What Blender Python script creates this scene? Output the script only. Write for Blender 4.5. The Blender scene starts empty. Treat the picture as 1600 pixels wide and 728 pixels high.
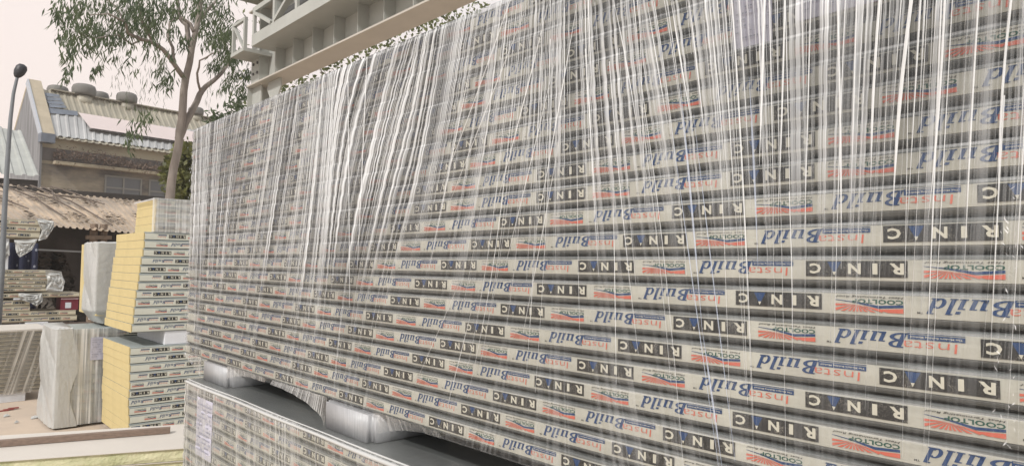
import bpy, bmesh, math, random
import numpy as np
from mathutils import Vector, Matrix
random.seed(7); RNG = np.random.RandomState(11)
SC = bpy.context.scene; COL = SC.collection
R = math.radians

# ------------------------------------------------------------------ camera
PITCH, ROLL, HEAD, EYE = 0.04906, 0.01186, 0.74065, 1.74
FPX = 1067.0
def _axes():
    c, s = math.cos(ROLL), math.sin(ROLL)
    R0 = Vector((1, 0, 0)); U0 = Vector((0, -math.sin(PITCH), math.cos(PITCH))); F0 = Vector((0, math.cos(PITCH), math.sin(PITCH)))
    n = (math.cos(HEAD), math.sin(HEAD)); d = (-math.sin(HEAD), math.cos(HEAD))
    W = lambda v: Vector((v.x*n[0]+v.y*n[1], v.x*d[0]+v.y*d[1], v.z))
    return W(c*R0 + s*U0), W(-s*R0 + c*U0), W(F0)
CR, CU, CF = _axes()
cam_d = bpy.data.cameras.new('camera'); cam = bpy.data.objects.new('camera', cam_d); COL.objects.link(cam)
M = Matrix.Identity(4)
for i in range(3):
    M[i][0], M[i][1], M[i][2] = CR[i], CU[i], -CF[i]
M[2][3] = EYE
cam.matrix_world = M
cam_d.sensor_width = 36; cam_d.lens = FPX/1600*36; cam_d.clip_start = 0.05; cam_d.clip_end = 2000
SC.camera = cam
# world points of what the photo shows at a pixel, on a plane X=, Y= or Z= of the yard
def ray(px, py):
    return CF + CR*((px-800)/FPX) - CU*((py-364)/FPX)
def atX(px, py, X): r = ray(px, py); return Vector((0, 0, EYE)) + r*(X/r.x)
def atY(px, py, Y): r = ray(px, py); return Vector((0, 0, EYE)) + r*(Y/r.y)
def atZ(px, py, Z): r = ray(px, py); return Vector((0, 0, EYE)) + r*((Z-EYE)/r.z)

# ------------------------------------------------------------------ world, sun, exposure
SUN_DIR = Vector((-0.62, -0.25, 0.62)).normalized()      # towards the sun
w = bpy.data.worlds.new('World'); SC.world = w; w.use_nodes = True
nt = w.node_tree; bg = nt.nodes['Background']; bg.inputs['Strength'].default_value = 0.12
sky = nt.nodes.new('ShaderNodeTexSky'); sky.sky_type = 'NISHITA'; sky.sun_disc = False
sky.sun_elevation = math.asin(SUN_DIR.z); sky.sun_rotation = math.atan2(SUN_DIR.x, SUN_DIR.y)
sky.air_density = 1.3; sky.dust_density = 6.0; sky.ozone_density = 1.0
mx = nt.nodes.new('ShaderNodeMixRGB'); mx.inputs[0].default_value = 0.82
tcw = nt.nodes.new('ShaderNodeTexCoord'); dp = nt.nodes.new('ShaderNodeVectorMath'); dp.operation = 'DOT_PRODUCT'; dp.inputs[1].default_value = Vector((-0.05, 0.98, 0.12)).normalized()
nt.links.new(tcw.outputs['Generated'], dp.inputs[0])
mrg = nt.nodes.new('ShaderNodeMapRange'); mrg.inputs[1].default_value = 0.2; mrg.inputs[2].default_value = 1.0; nt.links.new(dp.outputs['Value'], mrg.inputs[0])
tint = nt.nodes.new('ShaderNodeMixRGB'); tint.inputs[1].default_value = (7.2, 7.45, 7.6, 1); tint.inputs[2].default_value = (8.9, 7.7, 7.1, 1)
nt.links.new(mrg.outputs[0], tint.inputs[0]); nt.links.new(tint.outputs[0], mx.inputs[2])
nt.links.new(sky.outputs[0], mx.inputs[1]); nt.links.new(mx.outputs[0], bg.inputs['Color'])
sd = bpy.data.lights.new('sun', 'SUN'); sd.energy = 2.6; sd.angle = R(3.0); sd.color = (1.0, 0.975, 0.94)
so = bpy.data.objects.new('sun', sd); COL.objects.link(so)
so.rotation_euler = (-SUN_DIR).to_track_quat('-Z', 'Y').to_euler()
SC.view_settings.view_transform = 'Standard'; SC.view_settings.look = 'None'
SC.view_settings.exposure = 0.16; SC.view_settings.gamma = 1.0
SC.render.engine = 'CYCLES'
SC.cycles.transparent_max_bounces = 24; SC.cycles.max_bounces = 6

# ------------------------------------------------------------------ materials
def lk(t, a, b): t.links.new(a, b)
def mat(name, col, rough=0.6, metal=0.0, var=0.0, vscale=6.0, col2=None, bump=0.0, bscale=60.0, spec=0.5, stretch=None, thr=None):
    m = bpy.data.materials.new(name); m.use_nodes = True; t = m.node_tree
    b = t.nodes['Principled BSDF']; b.inputs['Roughness'].default_value = rough; b.inputs['Metallic'].default_value = metal
    b.inputs['Specular IOR Level'].default_value = spec
    b.inputs['Base Color'].default_value = (*col, 1)
    tc = t.nodes.new('ShaderNodeTexCoord'); mp = t.nodes.new('ShaderNodeMapping')
    lk(t, tc.outputs['Object'], mp.inputs[0])
    if stretch: mp.inputs['Scale'].default_value = stretch
    if var > 0 or col2:
        n = t.nodes.new('ShaderNodeTexNoise'); n.inputs['Scale'].default_value = vscale; n.inputs['Detail'].default_value = 6; n.inputs['Roughness'].default_value = 0.65
        lk(t, mp.outputs[0], n.inputs['Vector'])
        r = t.nodes.new('ShaderNodeValToRGB'); lk(t, n.outputs[0], r.inputs[0])
        lo, hi = thr if thr else (0.35, 0.68)
        r.color_ramp.elements[0].position = lo; r.color_ramp.elements[1].position = hi
        c2 = col2 if col2 else tuple(c*(1-var) for c in col)
        r.color_ramp.elements[0].color = (*c2, 1); r.color_ramp.elements[1].color = (*col, 1)
        lk(t, r.outputs[0], b.inputs['Base Color'])
    if bump > 0:
        n2 = t.nodes.new('ShaderNodeTexNoise'); n2.inputs['Scale'].default_value = bscale; n2.inputs['Detail'].default_value = 4
        lk(t, mp.outputs[0], n2.inputs['Vector'])
        bp = t.nodes.new('ShaderNodeBump'); bp.inputs['Strength'].default_value = bump; bp.inputs['Distance'].default_value = 0.01
        lk(t, n2.outputs[0], bp.inputs['Height']); lk(t, bp.outputs[0], b.inputs['Normal'])
    return m
MT = {}
MT['steel'] = mat('steel_grey_coat', (0.175, 0.185, 0.182), 0.34, 0.15, 0.3, 5, bump=0.12, bscale=25, stretch=(0.4, 1, 6))
MT['steel_top'] = mat('steel_sheet_top', (0.25, 0.26, 0.26), 0.22, 0.15, 0.2, 3, bump=0.1, bscale=6)
MT['cream'] = mat('cream_tape', (0.465, 0.455, 0.395), 0.42, 0, 0.22, 6, bump=0.15, bscale=40)
MT['cream_far'] = mat('cream_tape_plain', (0.60, 0.55, 0.42), 0.5, 0, 0.15, 9)
def ink(name, c, worn, amt=0.55):
    m = mat(name, c, 0.45); t = m.node_tree; b = t.nodes['Principled BSDF']
    tc = t.nodes.new('ShaderNodeTexCoord'); n = t.nodes.new('ShaderNodeTexNoise'); n.inputs['Scale'].default_value = 900; n.inputs['Detail'].default_value = 3
    n3 = t.nodes.new('ShaderNodeTexNoise'); n3.inputs['Scale'].default_value = 40
    ad = t.nodes.new('ShaderNodeMath'); ad.operation = 'ADD'; mu = t.nodes.new('ShaderNodeMath'); mu.operation = 'MULTIPLY'; mu.inputs[1].default_value = 0.5
    lk(t, tc.outputs['Object'], n.inputs['Vector']); lk(t, tc.outputs['Object'], n3.inputs['Vector'])
    lk(t, n3.outputs[0], mu.inputs[0]); lk(t, n.outputs[0], ad.inputs[0]); lk(t, mu.outputs[0], ad.inputs[1])
    r = t.nodes.new('ShaderNodeValToRGB'); lk(t, ad.outputs[0], r.inputs[0])
    r.color_ramp.elements[0].position = worn; r.color_ramp.elements[1].position = worn+0.14
    r.color_ramp.elements[0].color = (*c, 1)
    r.color_ramp.elements[1].color = (*[x*(1-amt)+y*amt for x, y in zip(c, (0.48, 0.45, 0.38))], 1)
    lk(t, r.outputs[0], b.inputs['Base Color']); return m
MT['ink_black'] = ink('ink_black', (0.014, 0.014, 0.014), 0.84, 0.5)
MT['ink_blue'] = ink('ink_blue', (0.009, 0.04, 0.125), 0.93, 0.35)
MT['ink_green'] = ink('ink_green', (0.012, 0.07, 0.05), 0.90, 0.35)
MT['ink_red'] = ink('ink_red', (0.50, 0.115, 0.075), 0.88, 0.5)
MT['ink_cream'] = mat('ink_cream', (0.50, 0.48, 0.40), 0.5)
MT['foam'] = mat('yellow_foam', (0.58, 0.47, 0.235), 0.95, 0, 0.13, 3.5)
MT['foam_pale'] = mat('pale_green_foam', (0.42, 0.43, 0.24), 0.9, 0, 0.35, 10, bump=0.8, bscale=60, col2=(0.60, 0.57, 0.38))
MT['styrofoam'] = mat('white_styrofoam', (0.68, 0.69, 0.72), 0.9, 0, 0.06, 10, bump=0.2, bscale=80)
MT['paper'] = mat('lilac_paper', (0.52, 0.51, 0.60), 0.7, 0, 0.06, 6)
MT['pen'] = mat('grey_print', (0.30, 0.30, 0.36), 0.7)
MT['concrete'] = None

# ------------------------------------------------------------------ mesh helpers
class MB:
    def __init__(s): s.v = []; s.f = []; s.mi = []; s.n = 0
    def add(s, verts, faces, mi=0):
        o = s.n; s.v.append(np.asarray(verts, float).reshape(-1, 3)); s.n += len(s.v[-1])
        for f in faces: s.f.append([i+o for i in f]); s.mi.append(mi)
    def box(s, a, b, mi=0):
        x0, y0, z0 = a; x1, y1, z1 = b
        s.add([(x0,y0,z0),(x1,y0,z0),(x1,y1,z0),(x0,y1,z0),(x0,y0,z1),(x1,y0,z1),(x1,y1,z1),(x0,y1,z1)],
              [(0,3,2,1),(4,5,6,7),(0,1,5,4),(1,2,6,5),(2,3,7,6),(3,0,4,7)], mi)
    def beam(s, p, q, wd, ht, mi=0, up=(0,0,1)):
        p = Vector(p); q = Vector(q); d = (q-p).normalized(); u = Vector(up)
        if abs(d.dot(u)) > 0.98: u = Vector((1, 0, 0))
        a = d.cross(u).normalized()*wd/2; b = a.cross(d).normalized()*ht/2
        vs = [p-a-b, p+a-b, p+a+b, p-a+b, q-a-b, q+a-b, q+a+b, q-a+b]
        s.add([tuple(v) for v in vs], [(0,1,2,3),(7,6,5,4),(0,4,5,1),(1,5,6,2),(2,6,7,3),(3,7,4,0)], mi)
    def tube(s, pts, rad, n=8, mi=0, cap=True):
        pts = [Vector(p) for p in pts]; rings = []
        prev = None
        for i, p in enumerate(pts):
            d = (pts[min(i+1, len(pts)-1)]-pts[max(i-1, 0)]).normalized()
            if prev is None: prev = d.orthogonal().normalized()
            prev = (prev - d*prev.dot(d)).normalized(); bb = d.cross(prev)
            rings.append([tuple(p + (prev*math.cos(2*math.pi*k/n) + bb*math.sin(2*math.pi*k/n))*rad[i]) for k in range(n)])
        fs = []
        for i in range(len(pts)-1):
            for k in range(n): fs.append((i*n+k, i*n+(k+1) % n, (i+1)*n+(k+1) % n, (i+1)*n+k))
        if cap: fs.append(tuple(range(n-1, -1, -1))); fs.append(tuple((len(pts)-1)*n+k for k in range(n)))
        s.add([v for r in rings for v in r], fs, mi)
    def prism(s, prof, x0, x1, mi=0, nx=1, wob=None):
        """profile in (y,z), extruded along x"""
        m = len(prof); vs = []; xs = np.linspace(x0, x1, nx+1)
        for x in xs:
            for (y, z) in prof:
                dy = wob(x, z) if wob else 0
                vs.append((x, y+dy, z))
        fs = []
        for i in range(nx):
            for k in range(m): fs.append((i*m+k, i*m+(k+1) % m, (i+1)*m+(k+1) % m, (i+1)*m+k))
        fs.append(tuple(range(m-1, -1, -1))); fs.append(tuple(nx*m+k for k in range(m)))
        s.add(vs, fs, mi)
    def grid(s, P, mi=0):
        a, b = P.shape[:2]
        fs = [(i*b+j, i*b+j+1, (i+1)*b+j+1, (i+1)*b+j) for i in range(a-1) for j in range(b-1)]
        s.add(P.reshape(-1, 3), fs, mi)
    def mesh(s, name, mats, smooth=False):
        me = bpy.data.meshes.new(name)
        v = np.concatenate(s.v) if s.v else np.zeros((0, 3))
        me.from_pydata(v.tolist(), [], s.f)
        for m in (mats if isinstance(mats, (list, tuple)) else [mats]): me.materials.append(m)
        me.polygons.foreach_set('material_index', s.mi)
        if smooth: me.polygons.foreach_set('use_smooth', [True]*len(s.f))
        me.update(); return me
    def build(s, name, mats, parent=None, smooth=False, **tags):
        return link(name, s.mesh(name, mats, smooth), parent, **tags)
def link(name, me, parent=None, **tags):
    o = bpy.data.objects.new(name, me); COL.objects.link(o)
    if parent is not None: o.parent = parent
    for k, v in tags.items(): o[k] = v
    return o
def empty(name, loc=(0,0,0), rz=0, **tags):
    o = link(name, None, None, **tags); o.location = loc; o.rotation_euler = (0, 0, rz); return o
ORD = ['lowest', 'second', 'third', 'fourth', 'fifth', 'sixth', 'seventh', 'eighth', 'ninth', 'tenth', 'eleventh', 'twelfth', 'thirteenth',
       'fourteenth', 'fifteenth', 'sixteenth', 'seventeenth', 'eighteenth', 'nineteenth', 'twentieth', 'topmost']
def vnoise(x, seed=0):
    """smooth 1-d value noise, any array"""
    x = np.asarray(x, float); i = np.floor(x).astype(int); f = x-i; f = f*f*(3-2*f)
    h = lambda k: np.modf(np.abs(np.sin(k*127.1+seed*311.7)*43758.5453))[0]
    return h(i)*(1-f)+h(i+1)*f

# ------------------------------------------------------------------ the printed tape pattern (one repeat), as it hangs upside down in the photo
# u to the right in metres, v downwards 0..1 of the print height
LAY = []      # items: (u_min, u_max, [(verts(u,v), faces, layer, mat)])
PER = 0.517
def glyphs(txt, offset=0.0, shear=0.0):
    c = bpy.data.curves.new('t', 'FONT'); c.body = txt; c.offset = offset; c.shear = 0; c.resolution_u = 2; c.fill_mode = 'FRONT'
    o = bpy.data.objects.new('t', c); COL.objects.link(o)
    me = bpy.data.meshes.new_from_object(o.evaluated_get(bpy.context.evaluated_depsgraph_get()))
    v = np.array([p.co[:2] for p in me.vertices]); f = [list(p.vertices) for p in me.polygons]
    bpy.data.objects.remove(o); bpy.data.curves.remove(c); bpy.data.meshes.remove(me)
    v[:, 0] += shear*v[:, 1]
    v -= v.min(0); v /= v.max(0); return v, f
def put(v, f, u0, u1, v0, v1, layer, m):
    """rotated by half a turn into the rectangle"""
    q = np.empty_like(v); q[:, 0] = u1-v[:, 0]*(u1-u0); q[:, 1] = v0+v[:, 1]*(v1-v0)
    return (q, f, layer, m)
def rect(u0, u1, v0, v1, layer, m): return (np.array([(u0,v0),(u1,v0),(u1,v1),(u0,v1)], float), [[0,1,2,3]], layer, m)
def poly(pts, layer, m): return (np.array(pts, float), [list(range(len(pts)))], layer, m)
K, B_, G_, R_, C_ = 1, 2, 3, 4, 5
# black box: C, triangle, N, I, R
box = [rect(0.0, 0.157, 0.0, 1.0, 1, K)]
cw = 0.157/5
for i, ch in enumerate('C^NIR'):
    c0 = i*cw+cw/2
    if ch == '^':
        box.append(poly([(c0-0.011, 0.06), (c0+0.011, 0.06), (c0, 0.86)], 2, B_))
        box.append(poly([(c0-0.0028, 0.68), (c0+0.0028, 0.68), (c0, 0.92)], 3, C_))
    else:
        gv, gf = glyphs(ch, 0.035)
        hw = {'C': 0.0092, 'N': 0.0095, 'I': 0.0036, 'R': 0.0098}[ch]
        box.append(put(gv, gf, c0-hw, c0+hw*1.08, 0.15, 0.82, 2, C_))
LAY.append((0.0, 0.157, box))
# heat roof logo
U0 = 0.179; lg = []
gv, gf = glyphs('Heat Terminating Roof', 0.012, 0.25); lg.append(put(gv, gf, U0, U0+0.102, 0.0, 0.15, 1, K))
gv, gf = glyphs('COOLTOP', 0.03); lg.append(put(gv, gf, U0+0.026, U0+0.102, 0.22, 0.50, 1, G_))
lg.append(poly([(U0, 0.30), (U0+0.03, 0.40), (U0+0.066, 0.60), (U0+0.102, 0.50), (U0+0.102, 0.66), (U0+0.066, 0.76), (U0+0.028, 0.46), (U0, 0.33)], 1, B_))
lg.append(poly([(U0+0.050, 0.68), (U0+0.068, 0.82), (U0+0.102, 0.72), (U0+0.102, 1.0), (U0+0.080, 1.0)], 1, R_))
fc = (U0+0.034, 0.42)
def topv(u): return 0.40+max(0, (u-U0))/0.066*0.30
nray = 11
for i in range(nray):
    a0 = math.pi*(0.02+0.96*(i+0.12)/nray); a1 = math.pi*(0.02+0.96*(i+0.70)/nray)
    pts = []
    for a in (a0, a1):
        dx, dy = math.cos(a)*0.06, math.sin(a)*1.6
        t = 1e9
        if dy > 0: t = min(t, (1.0-fc[1])/dy)
        if dx < 0: t = min(t, (U0-fc[0])/dx)
        else: t = min(t, (U0+0.076-fc[0])/dx) if dx > 0 else t
        pts.append((fc[0]+dx*t, fc[1]+dy*t))
    ri = 0.16
    q = [(fc[0]+(pts[0][0]-fc[0])*ri, fc[1]+0.04+(pts[0][1]-fc[1])*ri), pts[0], pts[1], (fc[0]+(pts[1][0]-fc[0])*ri, fc[1]+0.04+(pts[1][1]-fc[1])*ri)]
    q = [(u, max(v, topv(u)+0.04)) for u, v in q]
    lg.append(poly(q, 2, R_))
LAY.append((U0, U0+0.102, lg))
# big blue serif italic word, letter by letter (x, y in reading direction, x-height 0.66, cap 1)
def word_build():
    out = []
    def P(pts): out.append((np.array([(x+0.28*y, y) for x, y in pts], float), [list(range(len(pts)))]))
    def stem(x, h, wd=0.17, foot=True, head=True):
        P([(x, 0), (x+wd, 0), (x+wd, h), (x, h)])
        if foot: P([(x-0.07, -0.001), (x+wd+0.07, -0.001), (x+wd+0.07, 0.07), (x-0.07, 0.07)])
        if head: P([(x-0.10, h-0.075), (x+0.02, h-0.075), (x+0.02, h+0.001), (x-0.10, h+0.001)])
    def arc(cx, cy, rx, ry, tx, ty, a0, a1, n=9):
        for i in range(n):
            a, b = R(a0+(a1-a0)*i/n), R(a0+(a1-a0)*(i+1)/n)
            P([(cx+rx*math.cos(a), cy+ry*math.sin(a)), (cx+rx*math.cos(b), cy+ry*math.sin(b)),
               (cx+(rx-tx)*math.cos(b), cy+(ry-ty)*math.sin(b)), (cx+(rx-tx)*math.cos(a), cy+(ry-ty)*math.sin(a))])
    stem(0, 1, 0.20, True, True)                                   # B
    arc(0.18, 0.75, 0.38, 0.25, 0.17, 0.09, -90, 90); arc(0.18, 0.27, 0.46, 0.27, 0.19, 0.10, -90, 90)
    stem(0.84, 0.68, 0.17, False); arc(1.05, 0.20, 0.20, 0.20, 0.12, 0.10, 180, 300, 5); stem(1.20, 0.68, 0.17)   # u
    stem(1.62, 0.68, 0.17); P([(1.62, 0.80), (1.80, 0.80), (1.80, 0.97), (1.62, 0.97)])                          # i
    stem(1.98, 1.04, 0.17)                                         # l
    arc(2.55, 0.33, 0.26, 0.34, 0.17, 0.09, 40, 320, 12); stem(2.68, 1.04, 0.17)                                  # d
    return out
wb = word_build(); allv = np.concatenate([v for v, _ in wb]); mn, mxv = allv.min(0), allv.max(0)
bl = []; U1 = 0.312
for v, f in wb:
    vv = (v-mn)/(mxv-mn); bl.append(put(vv, f, U1, U1+0.112, 0.0, 0.93, 1, B_))
gv, gf = glyphs('TM', 0.01); bl.append(put(gv, gf, U1-0.012, U1-0.004, 0.84, 0.95, 1, K))
LAY.append((U1-0.012, U1+0.112, bl))
ins = []; U2 = 0.414
gv, gf = glyphs('Insta', -0.012, 0.05); ins.append(put(gv, gf, U2, U2+0.074, 0.44, 0.98, 1, R_))
ins.append(rect(U2+0.008, U2+0.084, 0.06, 0.34, 1, B_))
gv, gf = glyphs('The Modern Building Method', 0.01); ins.append(put(gv, gf, U2+0.012, U2+0.081, 0.12, 0.25, 2, C_))
ins.append(rect(U2+0.008, U2+0.084, -0.04, 0.0, 1, B_))
LAY.append((U2, U2+0.084, ins))
PRINT_MATS = ['cream', 'ink_black', 'ink_blue', 'ink_green', 'ink_red', 'ink_cream']

def tape_mesh(L, t, x_first, zlo, zhi, plo, phi, cream=None, per=PER, wob=None, skip=None):
    """a cream tape along a panel's long edge with the print repeated; local frame x along, y into the panel, z up"""
    mb = MB()
    prof = [(0.002, zlo), (-0.0002, zlo+0.001), (-0.0010, (zlo+zhi)/2), (-0.0002, zhi-0.001), (0.002, zhi)]
    mb.prism(prof, 0.002, L-0.002, 0, nx=max(2, int(L/0.3)))
    H = phi-plo; k = math.floor((0-x_first)/per)-1
    while x_first+k*per < L:
        x0 = x_first+k*per+random.uniform(-0.002, 0.002); k += 1
        dz = random.uniform(-0.0006, 0.0006)
        for (ua, ub, items) in LAY:
            if x0+ua < 0.004 or x0+ub > L-0.004: continue
            if skip and skip(x0+ua): continue
            for (q, f, ly, m) in items:
                v = np.empty((len(q), 3)); v[:, 0] = x0+q[:, 0]; v[:, 2] = phi-q[:, 1]*H+dz; v[:, 1] = -0.0013-0.0003*ly
                mb.add(v, f, m)
    return mb.mesh('printed_tape', [cream or MT['cream']]+[MT[n] for n in PRINT_MATS[1:]])

def skin_meshes(L, D, t, ztape0, ztape1, mt):
    a = MB(); z1 = ztape1
    a.prism([(0.0003, z1), (0.0003, t*0.93), (0.0015, t*0.965), (0.0045, t*0.985), (0.014, t-0.0006), (D-0.005, t-0.0006), (D, t*0.95), (D, z1)], 0.0, L)
    b = MB(); z0 = ztape0
    b.prism([(0.0, z0), (D, z0), (D, t*0.05), (D-0.01, 0.0006), (0.020, 0.0006), (0.017, t*0.03), (0.0105, t*0.06), (0.005, t*0.10), (0.0018, t*0.16), (0.0003, z0-t*0.03)], 0.0, L)
    return a.mesh('top_skin', mt), b.mesh('bottom_skin', mt)
def core_mesh(L, D, t, m, ext=0.0015):
    c = MB(); c.box((-ext, 0.024, 0.0016), (L+ext, D-0.012, t-0.0016)); return c.mesh('sandwich_panel', m)

def panel(loc, rz, core, skins, tape, label, group, cat='building panel'):
    o = link('sandwich_panel', core, None, label=label, category=cat, group=group)
    o.location = loc; o.rotation_euler = (random.uniform(-0.0007, 0.0007), 0, rz+random.uniform(-0.0006, 0.0006))
    link('top_skin', skins[0], o); link('bottom_skin', skins[1], o)
    if tape: link('printed_tape', tape, o)
    return o

# ------------------------------------------------------------------ ground and sky-side setting
m = mat('yard_concrete', (0.56, 0.45, 0.35), 0.85, 0, 0.3, 0.5, col2=(0.42, 0.345, 0.28), bump=0.3, bscale=25)
g = MB(); g.add([(-250,-250,0),(250,-250,0),(250,400,0),(-250,400,0)], [(0,1,2,3)])
g.build('ground', m, kind='structure')

# ------------------------------------------------------------------ main stacks
T = 0.055; X0 = 1.155; LEFT = 3.735; TOPZ = EYE+0.0550*12.464; ZB = TOPZ-21*T      # upper stack
s0 = {11:.30, 10:.12, 9:.41, 8:.458, 7:.561, 6:.333, 5:.419, 4:.504, 3:.505, 2:.631, 1:.241, 0:.365, -1:.496, -2:.63, -3:.763, -4:.367, -5:.504, -6:.652, -7:.269, -8:.41}
L = LEFT-0.01; D = 1.0
zt0, zt1 = 0.235*T, 0.865*T
core = core_mesh(L, D, T, MT['foam'], 0.0); skins = skin_meshes(L, D, T, zt0, zt1, MT['steel'])
GU = 'printed panels of the upper wrapped stack'
for i in range(21):
    k = i-9+0            # row index: bottom panel is row -9 .. top row 11
    row = k+0
    # row j lies between seam j (top) and seam j-1; bottom panel is j = -8
    j = i-8
    if j > 12: break
    xr = LEFT-s0.get(j, random.random()*PER)            # right end of a black box, local x
    tp = tape_mesh(L, T, xr-0.157, zt0, zt1, 0.345*T, 0.815*T)
    lab = ('%s panel from the bottom of the upper film wrapped stack' % ORD[i]) if 0 < i < 20 else \
          ('lowest panel of the upper wrapped stack, resting on the foam blocks' if i == 0 else 'topmost panel of the upper wrapped stack under shipping papers')
    off = 0.001+0.003*math.sin(i*2.3)+random.uniform(-0.0015, 0.0015)
    panel((X0+off, LEFT, ZB+i*T), -math.pi/2, core, skins, tp, lab, GU)
# lower stack
LT = 1.18; LX = 1.085; LL = 3.50; nlow = 20; ZL = LT-nlow*T
core2 = core_mesh(3.48, D+0.05, T, MT['foam'], 0.0); skins2 = skin_meshes(3.48, D+0.05, T, zt0, zt1, MT['steel'])
GL = 'printed panels of the lower wrapped stack'
tapes = [tape_mesh(3.48, T, random.random()*PER, zt0, zt1, 0.345*T, 0.815*T) for _ in range(7)]
for i in range(nlow):
    n = nlow-1-i
    lab = 'top panel of the lower stack, its grey sheet under the foam blocks' if n == 0 else ('%s panel down from the top of the lower wrapped stack' % ORD[n])
    panel((LX+random.uniform(-0.002, 0.002), LL, ZL+i*T), -math.pi/2, core2, skins2, tapes[i % 7], lab, GL)
for q, (ya, yb) in enumerate(((3.2, 2.9), (1.9, 1.6), (0.6, 0.3))):
    b = MB(); b.box((LX+0.03, yb, 0.0), (LX+1.0, ya, ZL-0.001))
    b.build('spacer_block', MT['styrofoam'], label='white foam block on the ground under the %s of the lower stack' % ('far end', 'middle', 'near end')[q],
            category='spacer block', group='foam blocks on the ground under the lower stack')

# ------------------------------------------------------------------ stretch film material
def film_mat(name, base=0.05, amt=1.0, rowlines=0.0, fine=145.0, col=(0.90, 0.89, 0.87), rough=0.28, veil=0.85):
    m = bpy.data.materials.new(name); m.use_nodes = True; t = m.node_tree; N = t.nodes
    pb = N['Principled BSDF']; out = N['Material Output']
    pb.inputs['Base Color'].default_value = (*col, 1); pb.inputs['Roughness'].default_value = rough
    uv = N.new('ShaderNodeUVMap'); uv.uv_map = 'UVMap'
    at = N.new('ShaderNodeAttribute'); at.attribute_name = 'dens'; at.attribute_type = 'GEOMETRY'
    def noise(sx, sy, detail=3, rough=0.55):
        mp = N.new('ShaderNodeMapping'); mp.inputs['Scale'].default_value = (sx, sy, 1); lk(t, uv.outputs[0], mp.inputs[0])
        n = N.new('ShaderNodeTexNoise'); n.noise_dimensions = '2D'; n.inputs['Scale'].default_value = 1.0; n.inputs['Detail'].default_value = detail; n.inputs['Roughness'].default_value = rough
        lk(t, mp.outputs[0], n.inputs['Vector']); return n.outputs[0]
    def math_(op, a, b=None, c=None):
        n = N.new('ShaderNodeMath'); n.operation = op
        for i, x in enumerate((a, b, c)):
            if x is None: continue
            if isinstance(x, (int, float)): n.inputs[i].default_value = x
            else: lk(t, x, n.inputs[i])
        return n.outputs[0]
    def ramp(x, a, b):
        n = N.new('ShaderNodeMapRange'); n.inputs[1].default_value = a; n.inputs[2].default_value = b; lk(t, x, n.inputs[0]); n.clamp = True
        return n.outputs[0]
    n0 = noise(fine*2.7, 0.35, 0); n1 = noise(fine, 0.30, 1); n2 = noise(fine*0.36, 0.4, 1); n3 = noise(fine*0.11, 0.4, 1); n4 = noise(1.6, 1.6, 2)
    st = math_('ADD', math_('MULTIPLY', ramp(n1, 0.50, 0.60), ramp(n2, 0.34, 0.52)), math_('MULTIPLY', ramp(n0, 0.55, 0.66), 0.28))  # specular streaks on the pleats painted as white opacity
    st2 = ramp(n2, 0.62, 0.70)
    st3 = math_('MULTIPLY', ramp(n3, 0.50, 0.72), 0.24)
    s = math_('ADD', math_('MULTIPLY', st, 1.0), math_('MULTIPLY', st2, 0.3)); s = math_('ADD', s, st3)
    s = math_('MULTIPLY', s, amt)
    s = math_('MULTIPLY', s, at.outputs['Fac'])
    s = math_('MULTIPLY', s, ramp(n4, 0.15, 0.65))
    b = math_('ADD', s, math_('MULTIPLY', math_('ADD', at.outputs['Fac'], 0.6), base))
    if rowlines > 0:
        sp = N.new('ShaderNodeSeparateXYZ'); lk(t, uv.outputs[0], sp.inputs[0])
        fr = math_('FRACT', math_('DIVIDE', math_('SUBTRACT', sp.outputs['Y'], ZB), T))
        ln = math_('MULTIPLY', ramp(fr, 0.84, 0.88), math_('SUBTRACT', 1.0, ramp(fr, 0.92, 0.955)))
        nb = noise(5.0, 18.0, 2)
        b = math_('ADD', b, math_('MULTIPLY', math_('MULTIPLY', ln, ramp(nb, 0.35, 0.6)), rowlines))
    b = math_('MINIMUM', b, 0.95)
    bp = N.new('ShaderNodeBump'); bp.inputs['Strength'].default_value = 0.55; bp.inputs['Distance'].default_value = 0.004
    lk(t, math_('ADD', math_('ADD', math_('MULTIPLY', n0, 0.5), n1), math_('MULTIPLY', n2, 2.0)), bp.inputs['Height'])
    lk(t, bp.outputs[0], pb.inputs['Normal'])
    gl = N.new('ShaderNodeBsdfGlossy'); gl.inputs['Roughness'].default_value = 0.16; gl.inputs['Color'].default_value = (0.9, 0.9, 0.9, 1); lk(t, bp.outputs[0], gl.inputs['Normal'])
    tl = N.new('ShaderNodeBsdfTranslucent'); tl.inputs['Color'].default_value = (*col, 1)
    m0 = N.new('ShaderNodeMixShader'); m0.inputs[0].default_value = 0.2; lk(t, pb.outputs[0], m0.inputs[1]); lk(t, tl.outputs[0], m0.inputs[2])
    tr = N.new('ShaderNodeBsdfTransparent'); tcr = N.new('ShaderNodeMapRange'); tcr.inputs[1].default_value = 0.35; tcr.inputs[2].default_value = 1.3; tcr.inputs[3].default_value = 1.0; tcr.inputs[4].default_value = veil
    lk(t, at.outputs['Fac'], tcr.inputs[0]); cmb = N.new('ShaderNodeCombineColor'); [lk(t, tcr.outputs[0], cmb.inputs[q]) for q in range(3)]; lk(t, cmb.outputs[0], tr.inputs['Color'])
    m1 = N.new('ShaderNodeMixShader'); lk(t, b, m1.inputs[0]); lk(t, tr.outputs[0], m1.inputs[1]); lk(t, m0.outputs[0], m1.inputs[2])
    fz = N.new('ShaderNodeFresnel'); fz.inputs['IOR'].default_value = 1.35; lk(t, bp.outputs[0], fz.inputs['Normal'])
    m2 = N.new('ShaderNodeMixShader'); lk(t, math_('MINIMUM', math_('MULTIPLY', fz.outputs[0], 0.8), 0.16), m2.inputs[0]); lk(t, m1.outputs[0], m2.inputs[1]); lk(t, gl.outputs[0], m2.inputs[2])
    lk(t, m2.outputs[0], out.inputs[0]); return m
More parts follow.
